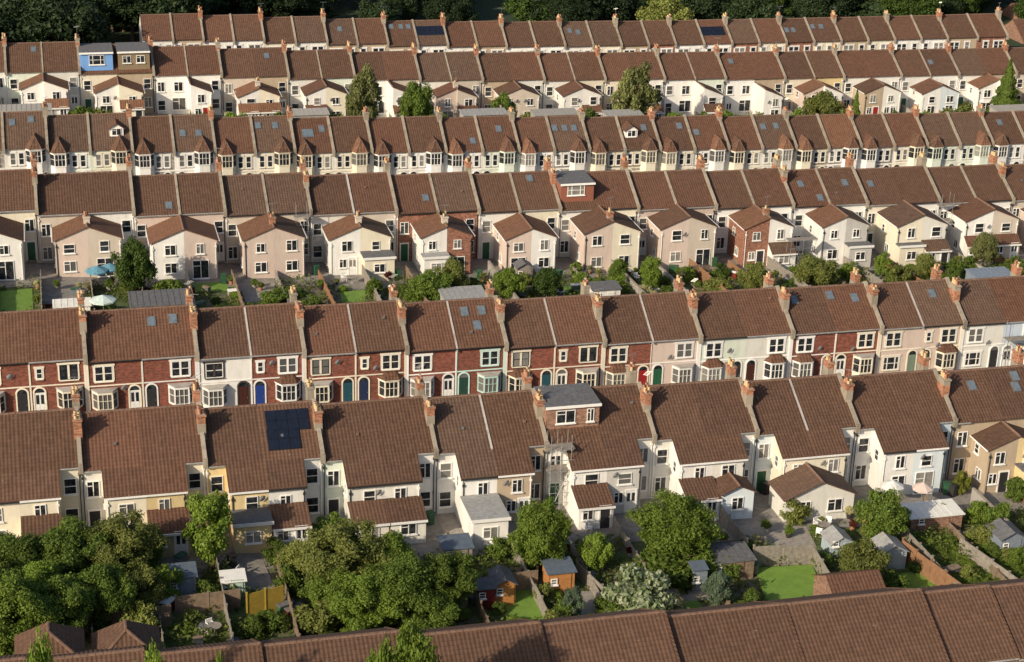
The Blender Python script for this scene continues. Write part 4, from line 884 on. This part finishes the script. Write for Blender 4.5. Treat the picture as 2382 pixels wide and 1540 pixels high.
def bed(x,y):
    if inpoly(x,y) or 49<x<57: return
    w,l=random.uniform(1,1.6),random.uniform(2,3.2); o=thing("raised_bed","timber raised bed with low green plants","raised bed",(x,y,terr(x,y)),"raised beds")
    b=MB(); 
    b.box(-w/2,w/2,-l/2,-l/2+.06,-.2,.35,WOOD);b.box(-w/2,w/2,l/2-.06,l/2,-.2,.35,WOOD);b.box(-w/2,-w/2+.06,-l/2+.06,l/2-.06,-.2,.35,WOOD);b.box(w/2-.06,w/2,-l/2+.06,l/2-.06,-.2,.35,WOOD);b.box(-w/2+.06,w/2-.06,-l/2+.06,l/2-.06,-.1,.27,BARK); ob(b,"timber_frame",o)
    c=ob(random.choice(CR['bush']),"plants",o,(0,0,.1),scale=(w,l,.7)); c.material_slots[0].link='OBJECT'; c.material_slots[0].material=LEAF[random.choice(['bright','mid'])]
for i in range(16): bed(random.uniform(10,78),random.uniform(106,116))
for i in range(14): bed(random.uniform(0,105),random.uniform(168,176))
def sbox(x,y,m,lm,w,l,h):
    if inpoly(x,y) and y<117: return
    o=thing("storage_box","plastic garden storage box with a lid","storage box",(x,y,terr(x,y)+.06),"storage boxes",random.uniform(-1,1)); b=MB(); b.px_([(-l/2+.05,0),(l/2-.05,0),(l/2,h),(-l/2,h)],-w/2,w/2,m); ob(b,"body",o)
    b=MB(); b.px_([(-l/2-.04,h+.002),(l/2+.04,h+.002),(l/2+.04,h+.06),(0,h+.12),(-l/2-.04,h+.06)],-w/2-.04,w/2+.04,lm); ob(b,"lid",o)
for (ya,yb,n,x0,x1) in((106,121,34,4,78),(168,180.5,38,-4,110)):
    for i in range(n): sbox(random.uniform(x0,x1),random.uniform(ya,yb),random.choice([BLUEP,WOODG,W['conc'],REDP,GB,WHITE,FELT]),random.choice([FELT,WHITE,GB,WOOD]),random.uniform(.6,1.4),random.uniform(.4,.8),random.uniform(.4,.8))
def scaffold(x,y,z,w,d,h,n=2,rr=.024):
    o=thing("scaffolding","tubular steel scaffolding with boards against a house","scaffolding",(x,y,z),"scaffolding"); b=MB()
    for i in range(n+1):
        for yy in(0,-d): b.rod((w*i/n,yy,0),(w*i/n,yy,h),rr,METAL,5)
    k=int(h/1.9)
    for j in range(1,k+1):
        zz=j*1.9
        for yy in(0,-d): b.rod((-.2,yy,zz),(w+.2,yy,zz),rr,METAL,5)
        b.rod((-.2,-d,zz-.9),(w+.2,-d,zz-.9),rr,METAL,5)
        for i in range(n+1): b.rod((w*i/n,.2,zz),(w*i/n,-d-.2,zz),rr,METAL,5)
        if j%2==0 or j==k:
            c=MB(); c.box(-.3,w+.3,-d+.05,-.05,zz+.04,zz+.09,WOODG); ob(c,"scaffold_board",o)
    b.rod((0,-d,0),(w,-d,h*.6),rr,METAL,5); ob(b,"scaffold_pole",o)
p=onY(1278,1040,125.6); scaffold(p.x,126.2,terr(p.x,126),1.7,1.2,7.0,2,.03)
p=onY(700,480,184.8); scaffold(p.x-.5,185.4,terr(p.x,185),1.2,.9,7.2,1)
p=onY(2195,470,184.5); scaffold(p.x-.2,185.5,terr(p.x,185),1.5,1.0,7.2,1)
p=onY(1835,560,180); scaffold(p.x-.2,179.9,terr(p.x,180),3.0,1.1,3.9)
p=onY(2350,760,144.6); scaffold(p.x,145.2,terr(p.x,145),4.5,1.1,5.6)
# ------------------------------------------------ light
el=radians(27); az=radians(56)
sd=Vector((-sin(az)*cos(el),-cos(az)*cos(el),sin(el)))
sun=bpy.data.lights.new("sun",'SUN'); sun.energy=4.9; sun.angle=radians(.6); sun.color=(1,.86,.66)
so=bpy.data.objects.new("sun",sun); COL.objects.link(so); so.rotation_euler=sd.to_track_quat('Z','Y').to_euler()
wd=bpy.data.worlds.new("World"); S.world=wd; wd.use_nodes=True; nt=wd.node_tree; bg=nt.nodes['Background']
sk=nt.nodes.new('ShaderNodeTexSky'); sk.sky_type='NISHITA'; sk.sun_disc=False; sk.sun_elevation=el; sk.sun_rotation=atan2(sd.x,sd.y); sk.dust_density=2.5
nt.links.new(sk.outputs[0],bg.inputs[0]); bg.inputs[1].default_value=.12
S.view_settings.view_transform='Standard'; S.view_settings.look='None'; S.view_settings.exposure=0
print("HOUSES",{k:len(v) for k,v in HOUSES.items()},"OBJ",len(bpy.data.objects))
